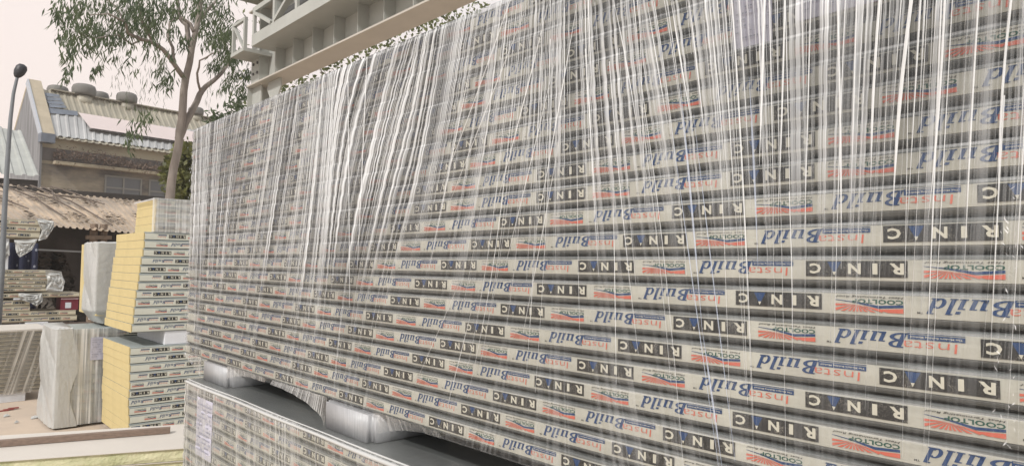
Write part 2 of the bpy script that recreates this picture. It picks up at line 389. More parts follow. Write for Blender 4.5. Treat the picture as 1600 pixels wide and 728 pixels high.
FILM = film_mat('stretch_film_upper', 0.015, 0.9, 0.2, col=(0.905, 0.92, 0.935), veil=0.50)
FILM2 = film_mat('stretch_film_lower', 0.08, 0.9, 0.0)
WRAP = film_mat('white_wrap_film', 0.5, 1.4, 0.0, 90, (0.74, 0.73, 0.70))
STRAND = mat('pleat_shine', (0.93, 0.94, 0.945), 0.22, 0, 0.05, 30, spec=0.9)  # white strips that paint the shine on single pleats
def strand_alpha(m, a):
    t = m.node_tree; t.nodes['Principled BSDF'].inputs['Alpha'].default_value = a
strand_alpha(STRAND, 0.7)
STRAND2 = mat('film_strand_bluish', (0.62, 0.68, 0.82), 0.15, 0, 0.05, 30, spec=0.9); strand_alpha(STRAND2, 0.5)

def tilt(s):
    return np.interp(s, [0.0, .40, .62, .85, 1.0, 1.35, 1.7, 1.95, 2.2, 2.5, 3.0, 3.4, 3.6], [-.07, -.06, .04, .15, .08, -.24, -.42, -.34, -.13, -.28, -.28, -.05, 0.0])
def smooth(x, a, b):
    x = np.clip((x-a)/(b-a), 0, 1); return x*x*(3-2*x)
def upper_density(s, z):
    h = (z-ZB)/(TOPZ-ZB)
    edge = np.interp(s, [0, .4, .9, 1.4, 1.8, 2.2, 2.6, 3.7], [.55, .55, .60, .62, .52, .40, .50, .45])
    d = 0.17+0.98*smooth(h, edge-0.22, edge+0.22)
    d = d+0.45*np.exp(-((s-2.12)/0.10)**2)*smooth(h, -.1, .5)       # broad pale band half way along
    d = d+0.25*np.exp(-((s-1.45)/0.10)**2)
    d = d+0.9*np.exp(-((s-3.56)/0.035)**2)+0.45*smooth(s, 2.7, 3.5)*smooth(h, .05, .6)
    d = d*(0.35+1.15*vnoise((s-tilt(s)*(z-1.7))*8.0+z*0.5, 3)) 
    d = d*(0.72+0.28*smooth(s, 0.5, 1.3))
    d = d*(1-0.55*np.exp(-((s-1.25)/0.10)**2)*smooth(h, .2, .6)*(1-smooth(h, .6, .9)))
    return d
def film_object(name, S, Z, xyz, dens, umap, mats, extra=None, **tags):
    mb = MB(); P = xyz(S, Z); mb.grid(P, 0)
    nf0 = len(mb.f)
    if extra: extra(mb)
    me = mb.mesh(name, mats, False)
    smooth_flags = [i < nf0 for i in range(len(mb.f))]; me.polygons.foreach_set('use_smooth', smooth_flags)
    nv = P.shape[0]*P.shape[1]; tot = len(me.vertices)
    a = me.attributes.new('dens', 'FLOAT', 'POINT'); dv = np.ones(tot); dv[:nv] = dens(S, Z).ravel(); a.data.foreach_set('value', dv)
    uvl = me.uv_layers.new(name='UVMap'); U = np.zeros((tot, 2)); U[:nv, 0] = umap(S, Z).ravel(); U[:nv, 1] = Z.ravel()
    li = np.empty(len(me.loops), int); me.loops.foreach_get('vertex_index', li)
    uvl.data.foreach_set('uv', U[li].ravel())
    return link(name, me, None, **tags)

# upper film: along the face, round the far end; Z runs over the stack and folds under and over
ss = np.concatenate([np.arange(-0.02, 3.70, 0.0125), 3.70+np.linspace(0, 1, 9)*0.05, 3.75+np.arange(0.03, 0.9, 0.06)])
zz = np.linspace(ZB-0.03, TOPZ+0.13, 176)
S, Z = np.meshgrid(ss, zz, indexing='ij')
def upper_xyz(S, Z):
    fr = ((Z-ZB)/T) % 1.0
    nose = np.where((fr > 0.2) & (fr < 0.93), 1.0, 0.0)*1.0
    seam = 0.5-0.5*np.cos(2*np.pi*fr)          # 0 at seams
    dpt = -0.0095+0.0018*(1-np.clip(seam*1.6, 0, 1))
    su = S-tilt(S)*(Z-1.7)
    dpt = dpt - 0.0016*(vnoise(su*30, 1)+0.5*vnoise(su*75, 2))*smooth(Z, ZB+0.2, TOPZ)
    cor = smooth(S, 3.66, 3.74)
    bulge = 0.014*(1-seam)*cor
    x = X0+dpt; y = S.copy()
    # round the far corner (radius .035) and away from the camera
    r = 0.035; c0 = 3.715
    a = np.clip((S-c0)/(r*math.pi/2), 0, 1)*math.pi/2
    past = np.clip(S-(c0+r*math.pi/2), 0, None)
    x = np.where(S > c0, X0+dpt+r*(1-np.cos(a))+past, x); y = np.where(S > c0, c0+r*np.sin(a), y)
    y = y-bulge*smooth(S, 3.70, 3.74)
    y = y+0.006*(vnoise(Z*22+S*3, 5)-.5)*smooth(S, 3.68, 3.74)
    z = Z.copy()
    # over the top
    over = np.clip(Z-(TOPZ+0.004), 0, None); x = x+over*4.5; z = np.where(over > 0, TOPZ+0.006+0.0*over+np.clip(0.25-over, 0, 1)*0.004, z)
    und = np.clip(ZB-0.004-Z, 0, None); x = x+und*1.2; z = np.where(und > 0, ZB-0.005-und*0.3, z)
    return np.stack([x, y, z], -1)
def upper_u(S, Z): return S-tilt(S)*(Z-1.7)
def strands(mb):
    rr = random.Random(5)
    def strip(sa, za, sb, zb, wd, off, mi, bend=0.0):
        n = 7; vs = []
        for i in range(n):
            f = i/(n-1); s = sa+(sb-sa)*f+bend*math.sin(f*math.pi); z = za+(zb-za)*f; w_ = wd*min(1, 0.04+f*2.4)*(1 if zb > TOPZ-0.75*(s < 0.6)-0.02 else min(1, 0.05+(1-f)*3))
            x = X0-0.0125-off
            vs += [(x, s-w_/2, z), (x-0.0012, s, z), (x, s+w_/2, z)]
        fs = []
        for i in range(n-1):
            for q in (0, 1): fs.append((i*3+q, i*3+q+1, i*3+q+4, i*3+q+3))
        mb.add(vs, fs, mi)
    for i in range(520):
        u0 = rr.uniform(0.1, 3.6); cl = vnoise(np.array(u0*8.0), 3)
        if cl < rr.random()*0.8: continue
        z1 = TOPZ-0.002-0.25*rr.random()**2; z0 = max(ZB+0.02, z1-0.2-0.75*rr.random()**1.4)
        wd = (0.0006+0.0024*rr.random()**3) if u0 < 1.0 else (0.0007+0.0022*rr.random()**3)
        def sat(z):
            s_ = u0
            for _ in range(12): s_ = 0.5*s_+0.5*(u0+float(tilt(s_))*(z-1.7))
            return s_
        dv = rr.gauss(0, 0.012); n = 9; vs = []; off = rr.uniform(0, 0.003)
        for k in range(n):
            z = z0+(z1-z0)*k/(n-1); w_ = wd*min(1, (k+0.05)/5); x = X0-0.0125-off; s_ = sat(z)+dv*(z-z0)
            vs += [(x, s_-w_/2, z), (x-0.0010, s_, z), (x, s_+w_/2, z)]
        mb.add(vs, [(k*3+q, k*3+q+1, k*3+q+4, k*3+q+3) for k in range(n-1) for q in (0, 1)], 1)
    # long pale strips painting pleat reflections on the near half, reaching far down
    for (pa, pb, wd, mi) in [((1376,0),(1362,300),.0052,1),((1425,0),(1396,330),.0066,1),((1478,0),(1452,345),.0042,1),((1196,0),(1188,260),.006,1),((1228,0),(1218,330),.004,1),
                             ((1310,0),(1316,420),.0042,1),((1268,0),(1258,380),.003,1),((1340,0),(1330,350),.003,1),((1530,0),(1508,420),.003,1),((1588,-60),(1560,330),.004,1),((1570,150),(1548,560),.0022,1),
                             ((1065,130),(1100,520),.0055,2),((1100,520),(1130,728),.005,2),((1052,200),(1125,728),.0028,2),((1085,180),(1150,720),.003,2),((1172,120),(1186,420),.005,2),
                             ((960,0),(1000,220),.003,1),((1050,0),(1082,190),.004,1),((1078,0),(1104,230),.0035,1),((1012,0),(1046,200),.003,1),((1110,0),(1135,270),.003,1),((1130,0),(1150,330),.003,1),
                             ((905,0),(840,360),.004,1),((860,0),(775,330),.0045,1),((830,0),(700,330),.004,1),((800,0),(690,300),.004,1),((1000,-20),(1010,330),.002,1),
                             ((745,60),(672,420),.004,1),((870,90),(790,420),.003,1),
                             ((545,110),(548,480),.005,1),((575,90),(560,420),.006,1),
                             ((880,200),(820,520),.002,1),((960,300),(965,600),.002,1),((1235,300),(1240,560),.002,1),((740,480),(700,640),.002,1),((720,440),(650,600),.002,1)]:
        a = atX(*pa, X0-0.011); b = atX(*pb, X0-0.011)
        strip(b.y, min(max(b.z, ZB+0.005), TOPZ), a.y, min(a.z, TOPZ-0.001), wd*0.8, rr.uniform(0.001, 0.004), mi, rr.gauss(0, 0.0018))
def crinkle(mb):
    rr = random.Random(21)
    for k in range(90):
        z = rr.uniform(ZB+0.05, TOPZ-0.55); f = abs(math.sin(z*math.pi/T))
        s = 0.232+rr.gauss(0, 0.006)+0.004*math.sin(z*9); a_ = rr.uniform(-1, 1); l_ = rr.uniform(0.003, 0.011)
        d_ = Vector((0, math.sin(a_), math.cos(a_)))*l_; e_ = Vector((rr.uniform(-.5, .5), rr.uniform(-1, 1), rr.uniform(-1, 1)))*l_*0.15
        p_ = Vector((X0-0.0125-rr.uniform(0, .004), s, z)); mb.add([tuple(p_), tuple(p_+d_*0.5+e_), tuple(p_+d_), tuple(p_+d_*0.4-e_*0.5)], [(0,1,2,3)], 3)
    for k in range(260):
        z = rr.uniform(ZB, TOPZ-0.1)
        s = 3.70+rr.gauss(0, 0.02); a_ = rr.uniform(-1.4, 1.4); l_ = rr.uniform(0.004, 0.022)
        d_ = Vector((0, math.sin(a_), math.cos(a_)))*l_; e_ = Vector((rr.uniform(-.5, .5), rr.uniform(-1, 1), rr.uniform(-1, 1)))*l_*0.18
        p_ = Vector((X0-0.012-rr.uniform(0, .004), s, z)); mb.add([tuple(p_), tuple(p_+d_*0.5+e_), tuple(p_+d_), tuple(p_+d_*0.4-e_*0.5)], [(0,1,2,3)], 3)
GLINT = mat('crease_glint', (0.93, 0.93, 0.94), 0.12, 0, 0, 30, spec=1.0); strand_alpha(GLINT, 0.5)  # pale flakes painting the glints of crumpled film
film_object('stretch_film', S, Z, upper_xyz, upper_density, upper_u, [FILM, STRAND, STRAND2, GLINT], lambda mb: (strands(mb), crinkle(mb)),
            label='clear stretch film with vertical pleats wrapped round the upper panel stack', category='stretch film', group='stretch film round the stacks')

# ------------------------------------------------------------------ foam blocks between the stacks, film covered
SILV = film_mat('film_on_block', 0.0, 0.0)
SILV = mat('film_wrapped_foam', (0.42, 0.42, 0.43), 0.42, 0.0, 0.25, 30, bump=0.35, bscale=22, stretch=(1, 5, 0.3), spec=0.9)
def block(y0, y1, x0, x1, z0, z1, label):
    bm = bmesh.new(); bmesh.ops.create_cube(bm, size=1)
    for v in bm.verts: v.co = Vector(((x0+x1)/2+v.co.x*(x1-x0), (y0+y1)/2+v.co.y*(y1-y0), (z0+z1)/2+v.co.z*(z1-z0)))
    bmesh.ops.bevel(bm, geom=[e for e in bm.edges if abs(e.verts[0].co.z-e.verts[1].co.z) > 0.01], offset=0.022, segments=4, affect='EDGES')
    me = bpy.data.meshes.new('spacer_block'); bm.to_mesh(me); bm.free(); me.materials.append(SILV)
    for p in me.polygons: p.use_smooth = abs(p.normal.z) < 0.5
    return link('spacer_block', me, None, label=label, category='spacer block', group='foam blocks between the two wrapped stacks')
ZG = LT+0.0012
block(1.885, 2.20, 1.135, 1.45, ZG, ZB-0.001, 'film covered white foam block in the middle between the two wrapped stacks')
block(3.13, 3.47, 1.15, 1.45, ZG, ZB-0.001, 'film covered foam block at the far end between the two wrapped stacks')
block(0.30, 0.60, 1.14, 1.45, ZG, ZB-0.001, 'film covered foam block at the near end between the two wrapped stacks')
# film skirts pulled down to the blocks
def skirt(sa, sb, zb, xf, label, n=40, m_=10):
    P = np.zeros((n, m_, 3))
    for i in range(n):
        s = sa+(sb-sa)*i/(n-1); z0 = zb(s)
        for j in range(m_):
            f = j/(m_-1); z = ZB+0.012-(ZB+0.012-z0)*f
            P[i, j] = (xf(s, f), s, z)
    sk = MB(); sk.grid(P); me = sk.mesh('film_skirt', [FILM2], True)
    a = me.attributes.new('dens', 'FLOAT', 'POINT'); a.data.foreach_set('value', [0.4]*len(me.vertices))
    uvl = me.uv_layers.new(name='UVMap'); co = np.array([v.co for v in me.vertices]); li = np.empty(len(me.loops), int); me.loops.foreach_get('vertex_index', li)
    uvl.data.foreach_set('uv', np.stack([co[:, 1], co[:, 2]], 1)[li].ravel())
    link('film_skirt', me, None, label=label, category='stretch film', group='stretch film round the stacks')
skirt(2.18, 2.64, lambda s: ZG+0.001+(ZB-ZG-0.004)*math.sqrt(max(0, 1-(1-(s-2.18)/0.46)**2)), lambda s, f: 1.142-0.010*f+0.0015*math.sin(s*60), 'loose film curving down onto the far side of the middle foam block')
skirt(1.54, 1.885, lambda s: ZB-0.01-0.05*max(0, (s-1.59)/0.295)**2, lambda s, f: 1.144+0.015*f+0.001*math.sin(s*70), 'loose film gathered on the near side of the middle foam block', 30)
skirt(2.72, 3.14, lambda s: ZB-0.008-0.04*max(0, (s-2.85)/0.29)**2, lambda s, f: 1.146+0.001*math.sin(s*70), 'loose film on the near side of the far end foam block', 30)
skirt(3.46, 3.73, lambda s: ZG+0.002+(ZB-ZG-0.004)*min(1, ((s-3.46)/0.27)**0.8), lambda s, f: 1.146-0.003*f, 'loose film drawn in under the far end of the upper stack')

# lower film
ss = np.concatenate([np.arange(0.0, 3.47, 0.015), 3.47+np.linspace(0, 1, 7)*0.05, 3.52+np.arange(0.04, 0.7, 0.08)])
zz = np.concatenate([np.linspace(0.25, LT-0.02, 110), LT-0.02+np.linspace(0.03, 1, 9)*0.08])
S, Z = np.meshgrid(ss, zz, indexing='ij')
def lower_xyz(S, Z):
    fr = ((Z-ZL)/T) % 1.0; seam = 0.5-0.5*np.cos(2*np.pi*fr)
    dpt = -0.006+(0.0025*(1-np.clip(seam*1.6, 0, 1))-0.003*vnoise(S*40+Z*4, 8)*smooth(S, 2.2, 3.2))*(1-smooth(Z, LT-0.05, LT-0.02))
    r = 0.02; zc = LT-0.016
    a = np.clip((Z-zc)/(r*math.pi/2), 0, 1)*math.pi/2; past = np.clip(Z-zc-r*math.pi/2, 0, None)
    x = LX+dpt+np.where(Z > zc, r*(1-np.cos(a))+past*2.6, 0); z = np.where(Z > zc, zc+r*np.sin(a), Z)
    z = np.where(past > 0, zc+r+0.0006, z)
    c0 = 3.485; rr_ = 0.02; b = np.clip((S-c0)/(rr_*math.pi/2), 0, 1)*math.pi/2; pb_ = np.clip(S-c0-rr_*math.pi/2, 0, None)
    y = np.where(S > c0, c0+rr_*np.sin(b), S); x = x+np.where(S > c0, rr_*(1-np.cos(b))+pb_, 0)
    y = y-0.012*(1-seam)*smooth(S, 3.45, 3.50)*(Z < zc)
    return np.stack([x, y, z], -1)
def lower_density(S, Z):
    d = 0.28+0.35*vnoise(S*9+2, 4)*smooth(S, 1.8, 3.3)+0.75*smooth(S, 3.0, 3.3)*(0.4+0.9*vnoise(S*23, 9))
    d = d+0.35*smooth(Z, LT-0.03, LT-0.012)  # top edge whitened to paint its glossy highlight
    top = smooth(Z, LT-0.004, LT+0.012)
    return d*(1-top)+0.03*top
lowfilm = film_object('stretch_film', S, Z, lower_xyz, lower_density, lambda S, Z: S-0.05*Z, [FILM2], None,
            label='glossy stretch film round the lower panel stack with a bright folded top edge', category='stretch film', group='stretch film round the stacks')

EDGE = mat('fold_highlight', (0.60, 0.60, 0.59), 0.14, 0.0, 0.1, 6, bump=0.35, bscale=14, stretch=(1, 0.35, 1), spec=1.0); strand_alpha(EDGE, 0.85)  # pale bead laid along the film fold to give the edge its highlight
mb = MB(); ys = np.linspace(0.0, 3.49, 120)
for (dx_, dz_, r_) in ((-0.004, -0.006, 0.0065), (0.006, 0.0035, 0.003)):
    mb.tube([(LX+dx_+0.0012*math.sin(y*5), y, LT+dz_+0.001*math.sin(y*9+1)) for y in ys], [r_*(0.8+0.35*float(vnoise(np.array(y*6), 6))) for y in ys], 8)
mb.build('folded_edge', EDGE, lowfilm, True)

# shipping papers under the film
def paper(corner, uvec, vvec, wdt, hgt, label, lines=9):
    """thin sheet; corner top-left, uvec right, vvec down"""
    c = Vector(corner); u = Vector(uvec).normalized(); v = Vector(vvec).normalized(); n = u.cross(v).normalized()
    nrm = -n if n.dot(Vector((0, 0, EYE))-c) < 0 else n
    mb = MB()
    P = np.array([[tuple(c+u*wdt*i/8+v*hgt*j/8+nrm*(0.0012*math.sin(i*1.3+j)*math.cos(j*0.9))) for j in range(9)] for i in range(9)])
    mb.grid(P, 0); P2 = P-np.array(nrm)*0.0006; mb.grid(P2[:, ::-1], 0)
    rr = random.Random(len(label))
    for k in range(lines):
        z = hgt*(0.10+0.84*k/lines); x = wdt*0.08
        while x < wdt*0.9:
            wv = wdt*rr.uniform(0.03, 0.14)
            if rr.random() < 0.7:
                q = [c+u*a+v*b+nrm*0.0030 for a, b in ((x, z), (min(x+wv, wdt*.95), z), (min(x+wv, wdt*.95), z+hgt*0.022), (x, z+hgt*0.022))]
                mb.add([tuple(p) for p in q], [(0,1,2,3)], 1)
            x += wv+wdt*0.03
    return mb.build('shipping_paper', [MT['paper'], MT['pen']], None, label=label, category='paper', group='shipping papers under the film')
XP = X0-0.0052
p = atX(1146, -12, XP); paper(p, (0,-1,0), (0,0,-1), 0.075, 0.11, 'pale lilac shipping paper under film near the top, farther of two', 8)
p = atX(1244, -40, XP); paper(p, (0,-1,0), (0,0,-1), 0.135, 0.085, 'wider lilac shipping paper under film at the top, nearer of two', 6)
p = atX(303, 622, LX-0.006); paper((LX-0.0058, 3.31, 1.130), (0,-1,0.0), (0,0,-1), 0.20, 0.26, 'lilac delivery sheet under film at the far end of the lower stack', 12)

# ------------------------------------------------------------------ yellow ended stacks
YC = Vector((1.744, 7.206)); t8 = 0.0800; Dy = 1.10; Ly = 3.0
z8a, z8b = 0.10*t8, 0.82*t8
coreY = core_mesh(Ly, Dy, t8, MT['foam'], 0.003)
STY = mat('steel_pale_blue_grey', (0.33, 0.36, 0.35), 0.45, 0, 0.15, 6)
skinY = [None, None]
a = MB(); a.prism([(0.0, z8b), (0.0, t8*0.95), (0.004, t8-0.0006), (Dy, t8-0.0006), (Dy, t8-0.003), (0.02, t8-0.003), (0.013, z8b)], 0.0, Ly); skinY[0] = a.mesh('top_skin', STY)
a = MB(); a.prism([(0.0, z8a), (0.013, z8a), (0.02, 0.003), (Dy, 0.003), (Dy, 0.0006), (0.012, 0.0006), (0.009, t8*0.06), (0.002, t8*0.10)], 0.0, Ly); skinY[1] = a.mesh('bottom_skin', STY)
TY = mat('cream_tape_cool', (0.60, 0.60, 0.52), 0.5, 0, 0.1, 9)
def ytape(x0): return tape_mesh(Ly, t8, x0, z8a, z8b, 0.30*t8, 0.72*t8, cream=TY)
# right ends of the black boxes read off the photo for the lower ten rows (px), from the top down
lowpx = [446, 540, 308, 428, 545, 323, 458, 212, 270, 380, 300]
YB = 0.058
for i in range(11):
    n = 10-i; px = 150+lowpx[n]/3.83; xr = atY(px, 551+14.2*n, 7.206).x-YC.x
    lab = 'top panel of the lower yellow ended stack, a white block on it' if n == 0 else '%s panel down in the lower yellow ended stack' % ORD[n]
    jit = [0.0, -0.03, -0.02, -0.02, -0.012, -0.016, -0.022, -0.012, 0.0, 0.0, 0.0][n]
    panel((YC.x+0.004+jit*0.5 if n else YC.x-0.012, YC.y+random.uniform(-.004, .004), YB+i*t8), 0, coreY, skinY, ytape(xr-0.157), lab, 'panels of the lower yellow ended stack')
uppx = [816, 900, 600, 768, 438, 380, 330, 395, 445, 470, 300, 470]
ZU = 1.072
for i in range(12):
    n = 11-i; x = atY(0, 0, 7.206)
    xr = 0.25+0.19*((n*7) % 5)/2.0 + random.uniform(-.05, .05)
    lab = 'top panel of the upper yellow ended stack, four film covered panels on it' if n == 0 else '%s panel down in the upper yellow ended stack' % ORD[n]
    panel((YC.x-0.004+0.0075*i+random.uniform(-.005, .005), YC.y+random.uniform(-.004, .004), ZU+i*t8), 0, coreY, skinY, ytape(xr % PER), lab, 'panels of the upper yellow ended stack')
ZT = ZU+12*t8
coreS = core_mesh(Ly, 0.74, t8, MT['foam'], 0.003); skinS = []
a = MB(); a.prism([(0.0, z8b), (0.0, t8*0.95), (0.004, t8-0.0006), (0.74, t8-0.0006), (0.74, t8-0.003), (0.02, t8-0.003), (0.013, z8b)], 0.0, Ly); skinS.append(a.mesh('top_skin', STY))
a = MB(); a.prism([(0.0, z8a), (0.013, z8a), (0.02, 0.003), (0.74, 0.003), (0.74, 0.0006), (0.012, 0.0006), (0.009, t8*0.06), (0.002, t8*0.10)], 0.0, Ly); skinS.append(a.mesh('bottom_skin', STY))
for i in range(4):
    panel((YC.x+0.165+0.004*i, YC.y+0.0, ZT+0.004+i*t8), 0, coreS, skinS, ytape(random.random()*PER),
          ['lowest of four film covered panels on top of the yellow ended stack', 'second of four film covered panels crowning the yellow ended stack',
           'third of four film covered panels crowning the yellow ended stack', 'highest of the film covered panels crowning the yellow ended stack'][i], 'film covered panels on the yellow ended stack')
ft = MB(); A = YC.x+0.135; Bx = A+3.05; y0, y1 = YC.y-0.012, YC.y+Dy+0.012; za, zb = ZT+0.0, ZT+4*t8+0.012
nx = 60
P = np.zeros((nx, 24, 3))
for i in range(nx):
    for j in range(24):
        x = A+0.012+(Bx-A)*i/(nx-1); z = za+(zb-za)*j/23
        P[i, j] = (x, y0-0.003*math.sin(z*70)-0.002*math.sin(x*31), z)
ft.grid(P)
ft.add([(A+0.012, y0, zb), (Bx, y0, zb), (Bx, y0+0.5, zb), (A+0.03, y0+0.5, zb)], [(0,1,2,3)])
# folded film collar round the end, leaving the foam bare
ft.add([(A+0.012, y0, za), (A, y0+0.02, za), (A, y0+0.02, zb), (A+0.012, y0, zb)], [(0,1,2,3)])
ft.add([(A, y0+0.02, zb-0.02), (A, y0+.74, zb-0.02), (A+0.015, y0+.74, zb), (A+0.015, y0+0.02, zb)], [(0,1,2,3)])
me = ft.mesh('stretch_film', [film_mat('thin_film', 0.22, 0.5, 0, 30, (0.75, 0.74, 0.72))], True)
a = me.attributes.new('dens', 'FLOAT', 'POINT'); a.data.foreach_set('value', [1.0]*len(me.vertices))
uvl = me.uv_layers.new(name='UVMap'); co = np.array([v.co for v in me.vertices]); li = np.empty(len(me.loops), int); me.loops.foreach_get('vertex_index', li)
uvl.data.foreach_set('uv', np.stack([co[:, 0], co[:, 2]], 1)[li].ravel())
link('stretch_film', me, None, label='thin film over the four panels crowning the yellow ended stack', category='stretch film', group='stretch film round the stacks')
def simple_block(a, b, label, group='white foam spacer blocks in the yard', m_=None):
    mb = MB(); mb.box(a, b); o = mb.build('spacer_block', m_ or MT['styrofoam'], None, label=label, category='spacer block', group=group)
    bv = o.modifiers.new('b', 'BEVEL'); bv.width = 0.006; bv.segments = 2; return o
simple_block((1.9, 7.25, 0.0), (4.6, 8.2, YB-0.001), 'white foam base under the lower yellow ended stack')
simple_block((2.03, 7.22, YB+11*t8+0.001), (2.33, 8.2, ZU-0.001), 'white foam block between the two yellow ended stacks')
simple_block((3.9, 7.22, YB+11*t8+0.001), (4.2, 8.2, ZU-0.001), 'far hidden white foam block between the two yellow ended stacks')

# ------------------------------------------------------------------ white wrapped bundles
t10 = 0.0985; WX, WY = 1.35, 8.43; WL = 2.6; WD = 0.78
coreW = core_mesh(WL, WD, t10, MT['foam'], 0.0); sW = skin_meshes(WL, WD, t10, 0.16*t10, 0.62*t10, STY)
for i in range(10):
    tp = tape_mesh(WL, t10, random.random()*PER, 0.16*t10, 0.62*t10, 0.24*t10, 0.56*t10, cream=TY)
    n = 9-i
    panel((WX+0.02, WY+0.01, 0.04+i*t10), 0, coreW, sW, tp, 'top panel of the lower white wrapped bundle' if n == 0 else '%s panel down in the lower white wrapped bundle' % ORD[n], 'panels of the lower white wrapped bundle')
CLOTHW = mat('white_plastic_sheet', (0.48, 0.48, 0.465), 0.28, 0, 0.12, 3, bump=0.5, bscale=22, spec=0.5)
def shroud(name, corner, dy, dx, z0, z1, right_edge, label, amp=0.03, seed=0, m_=None, parts=None):
    """crumpled plastic cover: end face (x const, along y), round the corner and partly along the front"""
    cx, cy = corner; n1, n2, nz = 36, int(36*max(1, dx/dy)), 70
    path = [(cx, cy+dy*(1-i/n1), 'e') for i in range(n1)]+[(cx+dx*i/n2, cy, 'f') for i in range(n2+1)]
    P = np.zeros((len(path), nz, 3)); 
    for i, (x, y, tg) in enumerate(path):
        for j in range(nz):
            f = j/(nz-1); z = z0+(z1-z0)*f
            a_ = amp*(0.15+0.75*abs(math.sin(z*5.2+i*0.05+seed))**0.6+0.18*vnoise(z*17+i*0.35, seed)+0.12*vnoise(z*9-i*0.5, seed+3))
            k = min(1, abs(i-n1)/6.0)
            if tg == 'e': xx = x-abs(a_)*(0.5+k*0.9)*(1-0.0*f); yy = y+(0.012*math.sin(z*11+seed) if i < 3 else 0)
            else:
                xx = x; yy = y-abs(a_)*0.28*k
                if i > len(path)-8: xx = x+right_edge*math.sin(z*9+seed*1.7)*((i-(len(path)-8))/7.0)
            P[i, j] = (xx, yy, z)
    mb = MB(); mb.grid(P)
    ring = [tuple(P[i, nz-1]) for i in range(len(path))]+[(cx+dx, cy+dy, z1)]
    inner = [(cx+dx*0.5+(p[0]-cx-dx*0.5)*0.93, cy+dy*0.5+(p[1]-cy-dy*0.5)*0.93, z1+0.012+0.006*math.sin(k_*0.7)) for k_, p in enumerate(ring)]
    n_ = len(ring); mb.add(ring+inner, [(k_, (k_+1) % n_, n_+(k_+1) % n_, n_+k_) for k_ in range(n_)]+[tuple(range(n_, 2*n_))])
    o = mb.build(name, m_ or CLOTHW, None, True, label=label, category='plastic cover', group='white plastic covers on the bundles')
    return o
shroud('plastic_cover', (WX-0.012, WY-0.012), WD+0.02, 0.17, 0.02, 1.035, 0.035, 'crumpled white plastic cover on the end of the lower wrapped bundle', 0.024, 1)
# thin film over its printed side
ft = MB(); P = np.zeros((30, 24, 3))
for i in range(30):
    for j in range(24): P[i, j] = (WX+0.1+0.5*i/29, WY-0.016-0.004*math.sin(i*1.1+j*.2), 0.03+1.0*j/23)
ft.grid(P); me = ft.mesh('stretch_film', [bpy.data.materials['thin_film']], True)
a = me.attributes.new('dens', 'FLOAT', 'POINT'); a.data.foreach_set('value', [1.0]*len(me.vertices))
uvl = me.uv_layers.new(name='UVMap'); co = np.array([v.co for v in me.vertices]); li = np.empty(len(me.loops), int); me.loops.foreach_get('vertex_index', li)
uvl.data.foreach_set('uv', np.stack([co[:, 0], co[:, 2]], 1)[li].ravel())
link('stretch_film', me, None, label='thin film over the printed side of the lower white wrapped bundle', category='stretch film', group='stretch film round the stacks')
pa = atY(142, 527, WY-0.022); paper(pa, (1,0,0), (0,0,-1), 0.16, 0.24, 'small white paper on the side of the lower wrapped bundle', 8)
# upper wrapped bundle
ub = empty('wrapped_bundle', (1.72, 8.62, 1.056), 0, label='tall white plastic wrapped bundle standing on the lower wrapped bundle', category='wrapped bundle')
mb = MB(); mb.box((0, 0, 0.09), (0.6, 0.9, 0.885)); mb.build('panel_core', MT['foam'], ub)
mb = MB(); mb.box((0.08, 0.1, 0.0), (0.5, 0.8, 0.089)); mb.build('spacer_block', MT['styrofoam'], ub)
o = shroud('plastic_cover', (-0.015, -0.015), 0.55, 0.65, 0.0, 0.89, 0.0, 'x', 0.02, 4)
for k_ in ('label', 'category', 'group'): del o[k_]
o.parent = ub
for v in o.data.vertices:                                   # gathers in towards the foot
    f = max(0, 1-v.co.z/0.14); v.co.x += 0.10*f*(1 if v.co.x < 0.3 else -1)*(v.co.y < 10); v.co.y += 0.05*f

# ------------------------------------------------------------------ near stack of bare panels with a timber strip (bottom left)
ST_TOP = 0.64
f0 = atZ(0, 720, ST_TOP); f1 = atZ(280, 700, ST_TOP); b0 = atZ(0, 681, ST_TOP); b1 = atZ(240, 661, ST_TOP)
ud = (f1-f0); ud.z = 0; ang = math.atan2(ud.y, ud.x); ud.normalize(); nd = Vector((-ud.y, ud.x, 0))
org = f0-ud*1.3
CB = mat('white_coated_sheet', (0.60, 0.555, 0.50), 0.5, 0, 0.08, 2.0)
Wn = 0.66
for i in range(8):
    z = ST_TOP-(i+1)*0.075
    o = empty('bare_panel', (org.x, org.y, z), ang+random.uniform(-0.002, 0.002) - (0.012 if i > 1 else 0), label=['white topped foam panel, uppermost in the stack at lower left under the timber strip', 'pale green foam panel second from the top in the low stack',
        'third foam panel down in the low stack with a timber strip', 'fourth foam panel down in the low stack with a timber strip', 'fifth foam panel down in the low stack with a timber strip',
        'sixth foam panel down in the low stack with a timber strip', 'seventh foam panel down in the low stack with a timber strip', 'lowest foam panel of the low stack with a timber strip'][i], category='building panel', group='bare foam panels in the low stack')
    LLn = 3.0 - 0.02*i
    mb = MB(); vs = []
    nxx = 80
    P = np.zeros((nxx+1, 5, 3))
    for a_ in range(nxx+1):
        for b_ in range(5):
            P[a_, b_] = (LLn*a_/nxx, 0.006+0.004*vnoise(a_*0.7+b_*3+i*9, 2)-0.003*math.sin(b_*1.5), 0.002+0.069*b_/4)
    mb.grid(P); mb.box((0, 0.012, 0.002), (LLn, Wn, 0.0708)); mb.build('foam_core', MT['foam_pale'], o)
    mb = MB(); mb.box((0, 0.0, 0.071), (LLn, Wn+0.005, 0.0745)); mb.build('top_skin', CB, o)
WOOD = mat('brown_timber', (0.24, 0.17, 0.13), 0.7, 0, 0.3, 8, stretch=(1, 12, 12), bump=0.2)
ta = atZ(0, 692, ST_TOP+0.02); tb = atZ(266, 671, ST_TOP+0.02); dd_ = (tb-ta).normalized(); ta = ta-dd_*0.7
